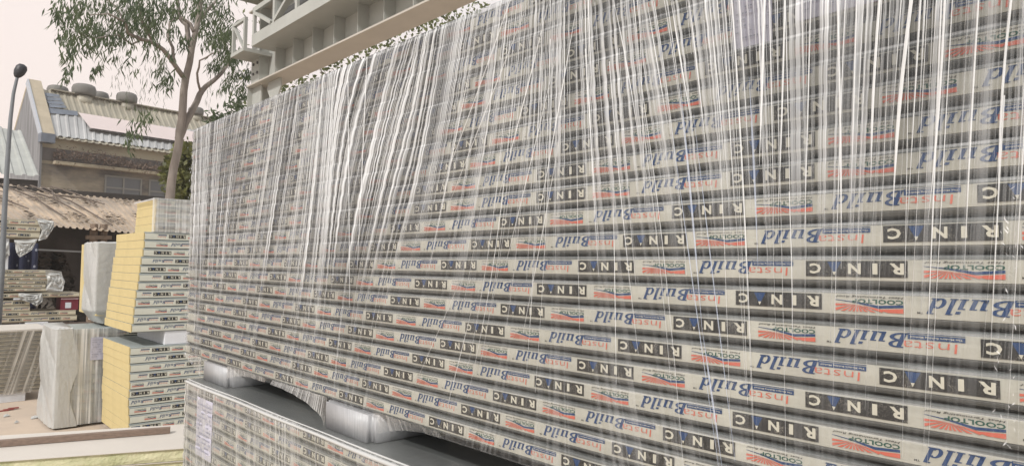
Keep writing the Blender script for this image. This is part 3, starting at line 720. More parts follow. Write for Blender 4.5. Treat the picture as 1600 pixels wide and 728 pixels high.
mb = MB(); mb.beam(ta+Vector((0,0,0.0)), tb, 0.045, 0.035); mb.build('timber_strip', WOOD, None, label='thin brown timber strip lying on the white topped low panel stack', category='timber strip')

# ------------------------------------------------------------------ far left stacks
FARS = mat('pale_tan_sheet', (0.46, 0.41, 0.31), 0.55, 0, 0.3, 6)
far_t = 0.0815
def far_stack(x0, x1, Y, z0, n, tt, labf, group, depth=0.6, jit=0.03, printed=True, plain=None):
    Lf = x1-x0; tapeZ = (0.22*tt, 0.78*tt)
    c_ = core_mesh(Lf, depth, tt, plain or MT['foam'], 0.0); s_ = skin_meshes(Lf, depth, tt, tapeZ[0], tapeZ[1], FARS)
    for i in range(n):
        tp = tape_mesh(Lf, tt, random.random()*PER, tapeZ[0], tapeZ[1], 0.34*tt, 0.72*tt, cream=MT['cream_far']) if printed else None
        panel((x0+random.uniform(-jit, jit), Y, z0+i*tt), 0, c_, s_, tp, labf(i, n), group)
def named(base):
    def f(i, n):
        return ('lowest' if i == 0 else 'topmost' if i == n-1 else ORD[i])+' panel '+('of ' if i in (0, n-1) else 'up in ')+base
    return f
FY = 12.9
far_stack(-1.0, 1.75, FY, 2.085, 3, 0.098, named('the three panel bundle high at far left'), 'panels of the highest far left bundle')
far_stack(-1.0, 1.88, FY, 1.262, 6, 0.056, named('the middle far left bundle with a plastic end'), 'panels of the middle far left bundle')
far_stack(-1.0, 2.32, FY, 1.165, 1, 0.075, lambda i, n: 'long single panel beneath the middle far left bundle', 'loose panels of the far left stacks')
far_stack(-1.0, 2.31, FY, 0.79, 2, 0.085, named('the pair beneath the red case at far left'), 'panels beneath the red case')
far_stack(-1.0, 1.66, FY+0.02, 0.955, 2, 0.09, named('the short pair under the far left white block'), 'short panels at far left')
# plastic ends
def flap(pts, label, Y, th=0.004, seed=0):
    q = [atY(px, py, Y) for px, py in pts]; c = sum(q, Vector())/len(q); mb = MB()
    n = len(q); per_ = []
    for i in range(n):
        for k in range(5): per_.append(q[i].lerp(q[(i+1) % n], k/5.0))
    N_ = len(per_); vs = []; fs = []
    for r_ in range(6):
        f = 1-r_/6.0
        for i, p in enumerate(per_):
            nz = float(vnoise(np.array(i*0.9+r_*0.3), seed+1))-0.5; n2 = float(vnoise(np.array(i*0.37+r_*1.7), seed+5))-0.5
            v_ = c.lerp(p, f*(1+0.06*nz if r_ == 0 else 1)); vs.append((v_.x, v_.y-0.018*(1-f)-0.05*n2*(0.3+f)-0.02*nz, v_.z))
    vs.append(tuple(c+Vector((0, -0.02, 0))))
    for r_ in range(5):
        for i in range(N_): j = (i+1) % N_; fs.append((r_*N_+i, r_*N_+j, (r_+1)*N_+j, (r_+1)*N_+i))
    for i in range(N_): fs.append((5*N_+i, 5*N_+(i+1) % N_, len(vs)-1))
    mb.add(vs, fs); o = mb.build('plastic_flap', CLOTHW, None, False, label=label, category='plastic flap', group='loose plastic at the far left stacks')
    so_ = o.modifiers.new('s', 'SOLIDIFY'); so_.thickness = th; return o
flap([(56,341),(84,346),(84,355),(74,372),(60,377),(66,360)], 'crumpled white plastic on the end of the high far left bundle', FY-0.03)
flap([(22,375),(58,374),(50,390),(40,397),(30,402),(26,395)], 'white plastic rag hanging below the high far left bundle', FY-0.04, seed=2)
flap([(70,421),(96,424),(101,440),(98,455),(72,454),(74,437)], 'grey plastic gathered on the end of the middle far left bundle', FY-0.04, seed=3)
flap([(29,458),(66,458),(66,470),(58,479),(46,472),(32,468)], 'white plastic scrap over the foam block at far left', FY-0.04, seed=5)
flap([(0,376),(14,378),(15,398),(6,410),(0,405)], 'grey plastic bundle at the left edge below the highest panels', FY-0.03, seed=7)
simple_block((0.2, FY, 1.605), (0.6, FY+0.6, 2.083), 'white foam block under the high far left bundle', 'white foam blocks at the far left stacks')
simple_block((1.10, FY+0.05, 1.602), (1.38, FY+0.6, 2.084), 'narrow foam block at the left edge under the high bundle', 'white foam blocks at the far left stacks')
simple_block((1.46, FY-0.005, 1.137), (1.80, FY+0.5, 1.1645), 'thin foam block below the long single panel at far left', 'white foam blocks at the far left stacks')
simple_block((1.62, FY+0.0, 0.70), (1.92, FY+0.6, 0.789), 'white foam block under the printed pair at far left', 'white foam blocks at the far left stacks')
simple_block((-0.4, FY+0.0, 0.70), (0.0, FY+0.6, 0.789), 'second foam block under the printed pair, beyond the left edge', 'white foam blocks at the far left stacks')
mb = MB(); mb.box((-1.0, FY+0.02, 0.0), (2.6, FY+0.9, 0.699)); mb.build('timber_platform', WOOD, None, label='low dark platform carrying the far left panel stacks', category='platform')
# red case
rc = empty('red_case', (2.08, FY+0.02, 0.962), 0, label='dark red case with a pale window on the printed pair at far left', category='case')
mb = MB(); mb.box((0.0, 0, 0), (0.24, 0.4, 0.20)); mb.build('body', mat('dark_red_paint', (0.16, 0.02, 0.035), 0.5), rc)
mb = MB(); mb.box((0.06, -0.006, 0.03), (0.14, 0.001, 0.12)); mb.build('window', mat('pale_window', (0.6, 0.62, 0.66), 0.3), rc)
mb = MB(); mb.box((0.0, -0.004, 0.17), (0.24, 0.0, 0.185)); mb.build('trim', mat('case_trim', (0.5, 0.4, 0.4), 0.4), rc)
# grey wrapped stack on blocks
GY = 10.42
far_stack(-1.2, 1.53, GY, 0.115, 15, 0.0500, named('the grey wrapped stack at the left edge'), 'panels of the grey wrapped stack', depth=0.9, jit=0.012, printed=False, plain=mat('grey_panel_side', (0.36, 0.34, 0.30), 0.5, 0, 0.2, 8))
mb = MB(); mb.box((-1.2, GY-0.002, 0.866), (1.56, GY+0.9, 0.886)); mb.build('cover_board', CB, None, label='cream board lying on top of the grey wrapped stack', category='board')
simple_block((1.02, GY+0.02, 0.0), (1.35, GY+0.8, 0.113), 'white foam block on the ground under the grey wrapped stack', 'white foam blocks on the ground at left')
simple_block((-0.9, GY+0.02, 0.0), (-0.55, GY+0.8, 0.113), 'foam block under the grey stack beyond the left edge', 'white foam blocks on the ground at left')
fb = MB(); P = np.zeros((60, 20, 3))
for i in range(60):
    for j in range(20): P[i, j] = (-1.2+2.735*i/59, GY-0.014-0.004*math.sin(i*1.7), 0.10+0.77*j/19)
fb.grid(P); me = fb.mesh('stretch_film', [film_mat('slack_film', 0.10, 0.9, 0, 26, (0.66, 0.62, 0.56))], True)
a = me.attributes.new('dens', 'FLOAT', 'POINT'); co = np.array([v.co for v in me.vertices]); a.data.foreach_set('value', (0.35+0.9*np.exp(-((co[:, 0]-1.30-(co[:, 2]-.5)*0.15)/0.10)**2)))
uvl = me.uv_layers.new(name='UVMap'); li = np.empty(len(me.loops), int); me.loops.foreach_get('vertex_index', li)
uvl.data.foreach_set('uv', np.stack([co[:, 0]-0.25*co[:, 2], co[:, 2]], 1)[li].ravel())
link('stretch_film', me, None, label='slack film with a pale slanting band round the grey stack at left', category='stretch film', group='stretch film round the stacks')
for k_, (px_, py_, sz_) in enumerate([(48, 655, .09), (22, 662, .05), (60, 636, .06), (5, 652, .07)]):
    q_ = atZ(px_, py_, 0.0); mb = MB(); mb.add([(q_.x, q_.y, .004), (q_.x+sz_, q_.y+.02, .012), (q_.x+sz_*.8, q_.y+sz_, .004), (q_.x+.01, q_.y+sz_*.7, .02), (q_.x+sz_*.5, q_.y+sz_*.4, .035)], [(0,1,4), (1,2,4), (2,3,4), (3,0,4)])
    mb.build('film_scrap', CLOTHW, None, label='%s crumpled film scrap on the ground between the grey stack and the low stack' % ('largest', 'smallest', 'farthest', 'leftmost')[k_], category='scrap', group='film scraps on the ground')
# leaf litter scrap
sp_ = atZ(10, 640, 0.01); mb = MB()
for k_ in range(3): mb.box((sp_.x-0.08+0.05*k_, sp_.y-0.03+0.02*k_, 0.0+0.006*k_), (sp_.x+0.02+0.05*k_, sp_.y+0.01+0.02*k_, 0.012+0.006*k_))
mb.build('red_scrap', mat('red_scrap', (0.25, 0.06, 0.05), 0.7), None, label='small red brown scrap lying on the bare ground', category='scrap')

# ------------------------------------------------------------------ corrugated roofs
def corrugated(mb, p00, p10, p01, p11, pitch=0.25, h=0.04, mi=0, th=0.01):
    """sheet between four corners; ribs run from the p0x edge (top) to the p1x edge; p?0 left, p?1 right"""
    p00, p10, p01, p11 = map(Vector, (p00, p10, p01, p11))
    Lw = (p01-p00).length; n = max(2, int(Lw/pitch)); nrm = (p01-p00).cross(p10-p00).normalized()
    if nrm.z < 0: nrm = -nrm
    top = []; bot = []
    prof = [(0, 0), (0.52, 0), (0.64, 1), (0.86, 1)]
    fr = [((i+a)/n, b) for i in range(n) for a, b in prof]+[(1.0, 0)]
    rows = []
    for k in range(4):
        f = k/3.0; rows.append([tuple((p00.lerp(p01, u)).lerp(p10.lerp(p11, u), f)+nrm*h*b) for u, b in fr])
    mb.grid(np.array(rows), mi)
RT = mat('weathered_roof_sheet', (0.47, 0.37, 0.27), 0.5, 0.0, 0, 0.45, col2=(0.16, 0.14, 0.12), bump=0.2, bscale=8, thr=(0.34, 0.56), stretch=(1, 0.45, 1))
RB = mat('roof_beige', (0.36, 0.325, 0.255), 0.5, 0, 0.25, 0.8)
RW = mat('roof_galvanised', (0.48, 0.475, 0.47), 0.4, 0.15, 0.25, 0.8)
RP = mat('roof_pink_skylight', (0.66, 0.56, 0.54), 0.4, 0, 0.1, 0.6)
BG = mat('blue_grey_patch', (0.17, 0.19, 0.23), 0.6, 0, 0.3, 3)
WALL = mat('stained_wall', (0.40, 0.345, 0.25), 0.9, 0, 0, 0.55, col2=(0.20, 0.165, 0.125), bump=0.3, thr=(0.33, 0.5), stretch=(0.4, 0.4, 1.6))
GAB = mat('gable_sheet', (0.26, 0.26, 0.27), 0.6, 0, 0.55, 2.5, stretch=(1, 2, 0.15))
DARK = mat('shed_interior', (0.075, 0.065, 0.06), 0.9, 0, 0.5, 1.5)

# big building: frame u along the eave, v away, built where the rays meet the eave
D0 = 34.0
c0 = ray(83, 212); c0 = Vector((0, 0, EYE))+c0*(D0/math.hypot(c0.x, c0.y))
ua = R(8.0); uu = Vector((math.cos(ua), math.sin(ua), 0)); vv = Vector((-math.sin(ua), math.cos(ua), 0))
rr_ = ray(62, 139)
wv = (c0.x*rr_.y-c0.y*rr_.x)/(rr_.x*vv.y-rr_.y*vv.x); tt_ = (c0.y+wv*vv.y)/rr_.y; ridge_h = EYE+rr_.z*tt_-c0.z
BW = wv; BL = 13.5
bld = empty('factory_building', (c0.x, c0.y, 0), ua, label='beige stained factory hall with ribbed gable roof and round turbine vents', category='building')
EZ = c0.z; RZ = EZ+ridge_h
def bpt(px, py, n, p0):
    """where the ray of a pixel meets a plane of the hall, in the hall's own frame"""
    r = ray(px, py); rl = Vector((r.dot(uu), r.dot(vv), r.z)); o = Vector((0, 0, EYE))-Vector((c0.x, c0.y, 0)); ol = Vector((o.dot(uu), o.dot(vv), o.z))
    n = Vector(n); t = (Vector(p0)-ol).dot(n)/rl.dot(n); return ol+rl*t
RN = Vector((0, -(RZ-EZ), BW)).normalized()
def rpx(px, py, dz=0.0): p = bpt(px, py, RN, (0, 0, EZ+dz)); return tuple(p)
mb = MB(); mb.box((-0.35, 0.12, 0), (BL, 2*BW-0.3, EZ-0.05)); mb.build('wall', WALL, bld)
mb = MB()
pr = [(0.0, 0.0), (2*BW, 0.0), (2*BW, EZ), (BW, RZ+0.1), (0.0, EZ)]
mb.add([(-0.44, y, z) for y, z in pr]+[(-0.36, y, z) for y, z in pr], [(4,3,2,1,0), (5,6,7,8,9)]+[(i, (i+1) % 5, 5+(i+1) % 5, 5+i) for i in range(5)]); mb.build('gable_wall', GAB, bld)
mb = MB()
mb.beam((-0.20, -0.12, EZ-0.02), (-0.20, BW, RZ+0.30), 0.46, 0.12); mb.beam((-0.20, 2*BW+0.2, EZ), (-0.20, BW, RZ+0.30), 0.46, 0.12); mb.build('gable_coping', mat('coping', (0.46, 0.39, 0.29), 0.8, 0, 0.2, 2), bld)
mb = MB(); mb.beam((-0.47, -0.12, EZ-0.1), (-0.47, BW, RZ+0.22), 0.05, 0.3); mb.build('coping_edge', mat('coping_edge', (0.40, 0.42, 0.46), 0.6), bld)
mb = MB(); mb.box((-0.5, -0.30, EZ-0.35), (0.0, 0.10, EZ+0.02)); mb.build('gutter_box', BG, bld)
mb = MB(); corrugated(mb, (-0.1, BW, RZ), (-0.1, -0.15, EZ-0.12), (BL, BW, RZ), (BL, -0.15, EZ-0.12), 0.27, 0.04); mb.build('roof_sheet', RB, bld)
mb = MB(); corrugated(mb, rpx(79, 177, .11), rpx(84, 212, .11), rpx(330, 207, .11), rpx(330, 243, .11), 0.34, 0.04); mb.build('galvanised_sheet', RW, bld)
mb = MB(); q = [rpx(122, 176, .24), rpx(141, 200, .24), rpx(335, 211, .24), rpx(335, 229, .24)]; mb.grid(np.array([[q[0], q[2]], [q[1], q[3]]])); mb.build('skylight_strip', RP, bld)
mb = MB(); mb.beam(rpx(140, 203, .20), rpx(335, 232, .20), 0.14, 0.06); mb.build('skylight_flashing', DARK, bld)
mb = MB()
for pts_ in ([(69,145),(92,148),(94,152),(70,151)], [(70,151.5),(95,153),(97,158),(74,157)], [(72,157.5),(98,159),(101,164),(75,162)], [(76,162.5),(102,165),(104,169),(77,168)], [(75,168.5),(121,174),(122,181),(78,177)]):
    mb.add([rpx(x, y, .19) for x, y in pts_], [(0,1,2,3)])
mb.build('roof_patch', BG, bld)
mb = MB(); mb.beam((0.4, BW, RZ+0.05), (BL, BW, RZ+0.05), 0.35, 0.05); mb.build('ridge_cap', RB, bld)
mb = MB(); corrugated(mb, (0.3, BW, RZ), (0.3, 2*BW+0.3, EZ), (BL, BW, RZ), (BL, 2*BW+0.3, EZ), 0.27, 0.04); mb.build('roof_sheet', RB, bld)
VENT = mat('vent_grey', (0.17, 0.16, 0.145), 0.7, 0, 0.2, 4)
for q, (vpx, vpy, rad_, yb_) in enumerate([(131, 150, 13.5, BW), (198, 161, 12.5, BW), (306, 180, 10.5, BW), (90, 150, 12, BW+1.2), (156, 157, 10.5, BW+1.2)]):
    base = bpt(vpx, vpy, (0, 1, 0), (0, yb_, 0)); r0 = rad_/FPX*38.5; base.z -= 0.02
    hs = [(-0.5, .72), (-0.02, .72), (0.02, .9), (0.12, .98), (0.35, 1.0), (0.50, .9), (0.56, .7), (0.58, .2)]
    mb = MB(); mb.tube([base+Vector((0, 0, h*r0*2.0)) for h, _ in hs[:2]], [r0*r1 for _, r1 in hs[:2]], 16); vt_ = mb.build('turbine_vent', RB, bld, True)
    mb = MB(); mb.tube([base+Vector((0, 0, h*r0*1.9)) for h, _ in hs[2:]], [r0*r1 for _, r1 in hs[2:]], 18); mb.build('vent_cap', VENT, vt_, True)
# creeper band, ledge, window band
CZ = bpt(180, 258, (0, 1, 0), (0, 0.0, 0)).z; WZ1 = bpt(200, 277, (0, 1, 0), (0, 0.1, 0)).z; WZ0 = bpt(200, 303, (0, 1, 0), (0, 0.1, 0)).z; WX0 = bpt(163, 285, (0, 1, 0), (0, 0.1, 0)).x
mb = MB(); mb.box((0.06, -0.25, CZ-0.25), (BL, 0.119, CZ-0.12)); mb.build('ledge', WALL, bld)
mb = MB(); rr = random.Random(3)
for i in range(5200):
    x = rr.uniform(0.0, BL*0.95); z = CZ+0.10+0.14*rr.gauss(0, 1)+0.08*math.sin(x*1.3); y = rr.uniform(-0.45, 0.1); s_ = rr.uniform(0.05, 0.14)
    a_ = rr.uniform(0, 6.28); d_ = Vector((math.cos(a_), rr.uniform(-.5, .5), math.sin(a_)))*s_; e_ = Vector((rr.uniform(-1, 1), rr.uniform(-1, 1), rr.uniform(-1, 1)))*s_*0.5
    p_ = Vector((x, y, z)); mb.add([tuple(p_), tuple(p_+d_), tuple(p_+e_)], [(0,1,2)])
mb.build('dry_creeper', mat('dry_creeper', (0.17, 0.12, 0.09), 0.9, 0, 0.4, 3), bld)
mb = MB(); mb.box((-0.345, 0.095, WZ0-3.0), (BL-0.01, 0.119, CZ-0.251)); mb.build('stained_band', mat('mould_stain', (0.33, 0.28, 0.21), 0.9, 0, 0, 0.5, col2=(0.10, 0.09, 0.085), bump=0.3, thr=(0.42, 0.62), stretch=(.5, 1, 1.4)), bld)
mb = MB(); mb.box((-0.345, 0.100, CZ-0.119), (BL-0.01, 0.119, CZ+0.42)); mb.build('stained_band', mat('mould_stain_upper', (0.17, 0.15, 0.14), 0.9, 0, 0.4, 0.9), bld)
GLS = mat('dusty_pane', (0.13, 0.13, 0.135), 0.35); FRM = mat('window_frame_paint', (0.22, 0.21, 0.19), 0.6)
for k_ in range(5):
    x = WX0+1.85*k_
    wn = MB(); z1_, z0_ = WZ1, WZ0-0.4
    for (xa, xb) in ((x, x+0.07), (x+0.74, x+0.81), (x+1.48, x+1.55)): wn.box((xa, 0.05, z0_), (xb, 0.117, z1_))
    for za_ in (z0_, (z0_+z1_)/2, z1_-0.07): wn.box((x+0.071, 0.052, za_), (x+0.739, 0.116, za_+0.07)); wn.box((x+0.811, 0.052, za_), (x+1.479, 0.116, za_+0.07))
    w_ = wn.build('window', FRM, bld); pn = MB(); pn.box((x+0.02, 0.09, z0_+0.01), (x+1.53, 0.112, z1_-0.01)); pn.build('pane', GLS, w_)
# left wing roof
wing = empty('side_shed', (0, 0, 0), 0, label='low side shed with pale ribbed roof left of the factory gable', category='building')
YW = 27.0; q00 = atY(-60, 188, YW+5); q01 = atY(34, 206, YW+5); q10 = atY(-60, 268, YW); q11 = atY(62, 276, YW)
mb = MB(); corrugated(mb, q00, q10, q01, q11, 0.3, 0.05); mb.build('roof_sheet', mat('roof_pale', (0.42, 0.43, 0.40), 0.5, 0, 0.25, 1), wing)
mb = MB(); mb.add([tuple(q10-Vector((0, -.3, .1))), tuple(q11-Vector((0, -.3, .1))), (q11.x, q11.y+.3, 0), (q10.x, q10.y+.3, 0), tuple(q10-Vector((0, -.5, .1))), tuple(q11-Vector((0, -.5, .1))), (q11.x, q11.y+.5, 0), (q10.x, q10.y+.5, 0)],
                  [(0,1,2,3), (7,6,5,4), (0,4,5,1), (1,5,6,2), (2,6,7,3), (3,7,4,0)]); mb.build('wall', DARK, wing)
# open shed with the weathered roof
shed = empty('open_shed', (0, 0, 0), 0, label='open storage shed with rusty leaf littered corrugated roof and dark interior', category='shed')
e0 = atY(-80, 352, 15.0); e1 = atY(112, 357, 14.6); e2 = atY(225, 364, 14.3); e3 = atY(330, 372, 14.0)
k0 = atY(-80, 287, 22.0); k3 = atY(330, 312, 21.5)
slope_t = lambda e, f: None
eave_l, eave_r = atY(-60, 342, 15), atY(310, 374, 15); top_l, top_r = atY(-150, 275, 22), atY(262, 312, 22)
mb = MB(); corrugated(mb, top_l, eave_l, top_r, eave_r, 0.16, 0.032); mb.build('roof_sheet', RT, shed)
mb = MB(); rr = random.Random(9)
nrm = (top_r-top_l).cross(eave_l-top_l).normalized(); nrm = nrm if nrm.z > 0 else -nrm
for i in range(3800):
    u_ = rr.random(); f_ = rr.random(); cl = math.sin(u_*21+f_*5)*math.sin(f_*9-u_*13)
    if cl < 0.05+0.4*rr.random(): continue
    p_ = top_l.lerp(top_r, u_).lerp(eave_l.lerp(eave_r, u_), f_)+nrm*0.06; s_ = rr.uniform(0.04, 0.13); a_ = rr.uniform(0, 6.28)
    d_ = Vector((math.cos(a_), math.sin(a_), 0.1))*s_; e_ = Vector((-math.sin(a_), math.cos(a_), 0.2))*s_*0.5
    mb.add([tuple(p_), tuple(p_+d_), tuple(p_+e_)], [(0,1,2)])
for (a_, b_) in (((.30,.1),(.42,.9)), ((.36,.15),(.52,.8)), ((.42,.05),(.60,.95)), ((.12,.4),(.30,.75)), ((.48,.3),(.66,.45)), ((.05,.2),(.28,.35)), ((.46,0.05),(.46,.42)), ((.50,0.02),(.62,.5))):
    pa_, pb_ = [top_l.lerp(top_r, u).lerp(eave_l.lerp(eave_r, u), f)+nrm*0.08 for u, f in (a_, b_)]; mb.tube([pa_, (pa_+pb_)/2+Vector((.1, 0, .04)), pb_], [.025, .02, .012], 5)
mb.build('leaf_litter', mat('leaf_litter', (0.13, 0.10, 0.08), 0.95, 0, 0.3, 4), shed)
mb = MB(); mb.box((top_l.x-2, 21.0, 0), (top_r.x+1.5, 21.2, 3.6)); mb.build('back_wall', DARK, shed)
POST = mat('rusty_post', (0.26, 0.19, 0.14), 0.8, 0, 0.3, 5)
for px in (146, 161, -30, 300):
    p_ = atY(px, 380, 15.25); mb = MB(); mb.tube([(p_.x, p_.y, 0), (p_.x, p_.y, 2.42+0.05)], [0.07, 0.07], 8); mb.build('post', POST, shed)
p_ = atY(146, 371, 15.2); q_ = atY(163, 371, 15.2); mb = MB(); mb.beam(p_-Vector((.12,0,0)), q_+Vector((.12,0,0)), .12, .07); mb.build('bracket', POST, shed)
p_ = atY(-60, 384, 15.4); q_ = atY(300, 402, 15.4); mb = MB(); mb.beam(p_, q_, .03, .03); mb.build('rail', mat('rail_grey', (0.3, 0.3, 0.3), 0.5), shed)
# dotted dark blue tarp + dark goods inside
tp_ = mat('dark_blue_mesh', (0.02, 0.025, 0.07), 0.8); t = tp_.node_tree; vo = t.nodes.new('ShaderNodeTexVoronoi'); vo.inputs['Scale'].default_value = 9; tc = t.nodes.new('ShaderNodeTexCoord'); lk(t, tc.outputs['Object'], vo.inputs['Vector'])
cr = t.nodes.new('ShaderNodeValToRGB'); cr.color_ramp.elements[0].position = 0.16; cr.color_ramp.elements[0].color = (0.35, 0.36, 0.42, 1); cr.color_ramp.elements[1].position = 0.24; cr.color_ramp.elements[1].color = (0.02, 0.024, 0.055, 1)
lk(t, vo.outputs['Distance'], cr.inputs[0]); lk(t, cr.outputs[0], t.nodes['Principled BSDF'].inputs['Base Color'])
a_ = atY(-20, 378, 14.2); b_ = atY(58, 425, 14.2); P = np.zeros((20, 8, 3))
for i in range(20):
    for j in range(8): P[i, j] = (a_.x+(b_.x-a_.x)*i/19, 14.2+0.05*math.sin(i*1.3), a_.z+(0.9-a_.z)*j/7)
mb = MB(); mb.grid(P); o = mb.build('shade_net', tp_, None, True, label='dark blue dotted net hanging behind the far left panel bundles', category='net')
o.modifiers.new('s', 'SOLIDIFY').thickness = 0.01
mb = MB(); rr = random.Random(4)
P = np.zeros((60, 30, 3)); xa = atY(50, 400, 16).x; xb = atY(135, 400, 16).x
for i in range(60):
    for j in range(30):
        f = j/29; P[i, j] = (xa+(xb-xa)*i/59+0.1*rr.uniform(-1, 1), 16+2.0*f+0.10*rr.uniform(-1, 1), 1.95*math.sin(f*1.57)*(0.9+0.1*math.sin(i*.3)))
mb.grid(P); mb.build('scrap_heap', mat('dark_heap', (0.10, 0.085, 0.07), 0.95, 0, 0.5, 12, bump=0.8, bscale=20), None, label='dark brown heap of netting inside the open shed', category='heap')

# ------------------------------------------------------------------ haze
hz = MB(); hz.box((-40, -30, -1.0), (60, 75, 16.0)); hm = bpy.data.materials.new('haze'); hm.use_nodes = True; t = hm.node_tree
t.nodes.remove(t.nodes['Principled BSDF']); pv = t.nodes.new('ShaderNodeVolumePrincipled'); pv.inputs['Color'].default_value = (0.93, 0.88, 0.85, 1); pv.inputs['Density'].default_value = 0.0022
pv.inputs['Anisotropy'].default_value = 0.3
lk(t, pv.outputs[0], t.nodes['Material Output'].inputs['Volume']); hz.build('haze', hm, kind='stuff')

# ------------------------------------------------------------------ lamp post
lampp = empty('lamp_post', (0, 0, 0), 0, label='slim grey curved post with a small round dark head at far left', category='lamp post')
LY = 11.6
pts = [atY(px, py, LY) for px, py in [(3, 420), (7, 330), (12.5, 240), (16.5, 185), (21, 147), (26, 125), (30, 112)]]
pts = [Vector((pts[0].x-0.02, LY, 0.0))]+pts
mb = MB(); mb.tube(pts, [0.040, 0.037, 0.033, 0.029, 0.025, 0.022, 0.020, 0.018], 10); mb.build('pole', mat('pole_grey', (0.19, 0.20, 0.215), 0.5, 0.2, 0.2, 3), lampp, True)
hp = atY(32, 110, LY); hs = [(-.11, .026), (-.08, .05), (-.03, .07), (.03, .072), (.07, .05), (.085, .012)]
mb = MB(); mb.tube([hp+Vector((a*0.4, 0, a)) for a, _ in hs], [b for _, b in hs], 12); mb.build('lamp_head', mat('lamp_black', (0.03, 0.03, 0.035), 0.5), lampp, True)

# ------------------------------------------------------------------ gantry
GP = mat('gantry_grey_paint', (0.42, 0.425, 0.395), 0.5, 0, 0.12, 2); GF = mat('gantry_flange', (0.50, 0.465, 0.41), 0.55, 0, 0.1, 1.5); GD = mat('gantry_dark', (0.10, 0.10, 0.10), 0.6)
gan = empty('gantry_crane', (5.66, 14.0, 0), 0, label='grey steel gantry girder with stiffeners and lattice walkway above the wrapped stack', category='gantry crane')
zf = 5.36
def G(x, y, z): return (x-5.66, y-14.0, z)
def gbox(a, b, name, m_, mod=None):
    mb = MB(); mb.box((a[0]-5.66, a[1]-14, a[2]), (b[0]-5.66, b[1]-14, b[2])); return mb.build(name, m_, gan)
YN = -9.0
gbox((5.33, YN, zf), (5.80, 14.0, zf+0.03), 'bottom_flange', GF)
gbox((5.56, YN, zf+0.031), (5.58, 14.0, zf+1.55), 'girder_web', GP)
gbox((5.33, YN, zf+1.551), (5.80, 14.0, zf+1.58), 'top_flange', GF)
y = 13.45; k_ = 0
while y > -3:
    gbox((5.36, y, zf+0.031), (5.559, y+0.015, zf+1.549), 'stiffener', GP); y -= 0.78; k_ += 1
gbox((5.35, 13.985, zf-0.6), (5.97, 14.0, zf-0.001), 'bracket', GP)
gbox((5.40, 13.55, zf+0.031), (5.42, 13.95, zf+0.95), 'splice_plate', GP)
mb = MB()
for a_ in (0.25, 0.45, 0.65):
    for b_ in (13.62, 13.82): mb.tube([G(5.40, b_, zf+a_), G(5.375, b_, zf+a_)], [0.03, 0.03], 6)
mb.build('bolt', GD, gan)
# hanging bracket plate
mb = MB(); pr = [(0, 0), (0.55, 0), (0.62, -0.12), (0.40, -0.42), (0.15, -0.42), (-0.05, -0.15)]
mb.add([G(5.50, 12.75+a, zf+b-0.002) for a, b in pr]+[G(5.53, 12.75+a, zf+b-0.002) for a, b in pr], [(0,1,2,3,4,5), (11,10,9,8,7,6)]+[(i, 6+i, 6+(i+1) % 6, (i+1) % 6) for i in range(6)]); mb.build('hanger_plate', GP, gan)
# column
gbox((5.45, 13.55, 0), (5.48, 14.0, zf-0.001), 'column_flange', GP); gbox((5.75, 13.55, 0), (5.78, 14.0, zf-0.001), 'column_flange', GP); gbox((5.481, 13.76, 0), (5.749, 13.79, zf-0.001), 'column_web', GP)
mb = MB(); mb.beam(G(5.7, 14.0, zf-0.5), G(5.7, 13.3, zf-1.4), 0.3, 0.03); mb.build('gusset', GP, gan)
# walkway: bottom chord box and lattice
cz = atX(393, 73, 5.0); zc = cz.z; yc_ = cz.y
gbox((5.0, YN, zc), (5.558, yc_, zc+0.10), 'walkway_floor', GP)
gbox((5.0, YN, zc+0.101), (5.06, yc_, zc+0.22), 'bottom_chord', GP)
hgt = 0.66
gbox((5.0, YN, zc+hgt), (5.06, yc_, zc+hgt+0.09), 'top_chord', GP)
y = yc_; kk = 0
while y > 2:
    gbox((5.005, y-0.08, zc+0.221), (5.055, y, zc+hgt-0.001), 'lattice_post', GP)
    mb = MB(); ya, yb = y-0.1, y-0.88
    za_, zb_ = (zc+0.24, zc+hgt-0.03) if kk % 2 else (zc+hgt-0.03, zc+0.24)
    mb.beam(G(5.03, ya, za_), G(5.03, yb, zb_), 0.06, 0.10, up=(1, 0, 0)); mb.build('lattice_brace', GP, gan)
    y -= 0.93; kk += 1
gbox((5.30, YN, zc+0.11), (5.33, yc_, zc+0.6), 'cable_tray', GD)
# end box beyond
gbox((4.98, 13.3, zc+0.0), (5.55, 13.98, zc+0.07), 'end_platform', GP)
for yb in (13.3, 13.90): gbox((4.99, yb, zc+0.071), (5.05, yb+0.07, zc+0.62), 'lattice_post', GP)
gbox((4.99, 13.3, zc+0.621), (5.05, 13.98, zc+0.68), 'top_chord', GP)
mb = MB(); mb.beam(G(5.02, 13.38, zc+0.09), G(5.02, 13.89, zc+0.60), 0.04, 0.06, up=(1, 0, 0)); mb.build('lattice_brace', GP, gan)
# crane end carriage above
cx_ = atY(356, 0, 13.6); mb = MB(); mb.box(G(cx_.x, 12.6, cx_.z+0.05), G(6.6, 13.6, cx_.z+0.8)); mb.build('end_carriage', mat('carriage_olive', (0.33, 0.33, 0.28), 0.6, 0, 0.2, 2), gan)
# an outer column near the camera side, out of frame, so that the girder stands
gbox((5.45, YN, 0), (5.98, YN+0.4, zf-0.001), 'column', GP)

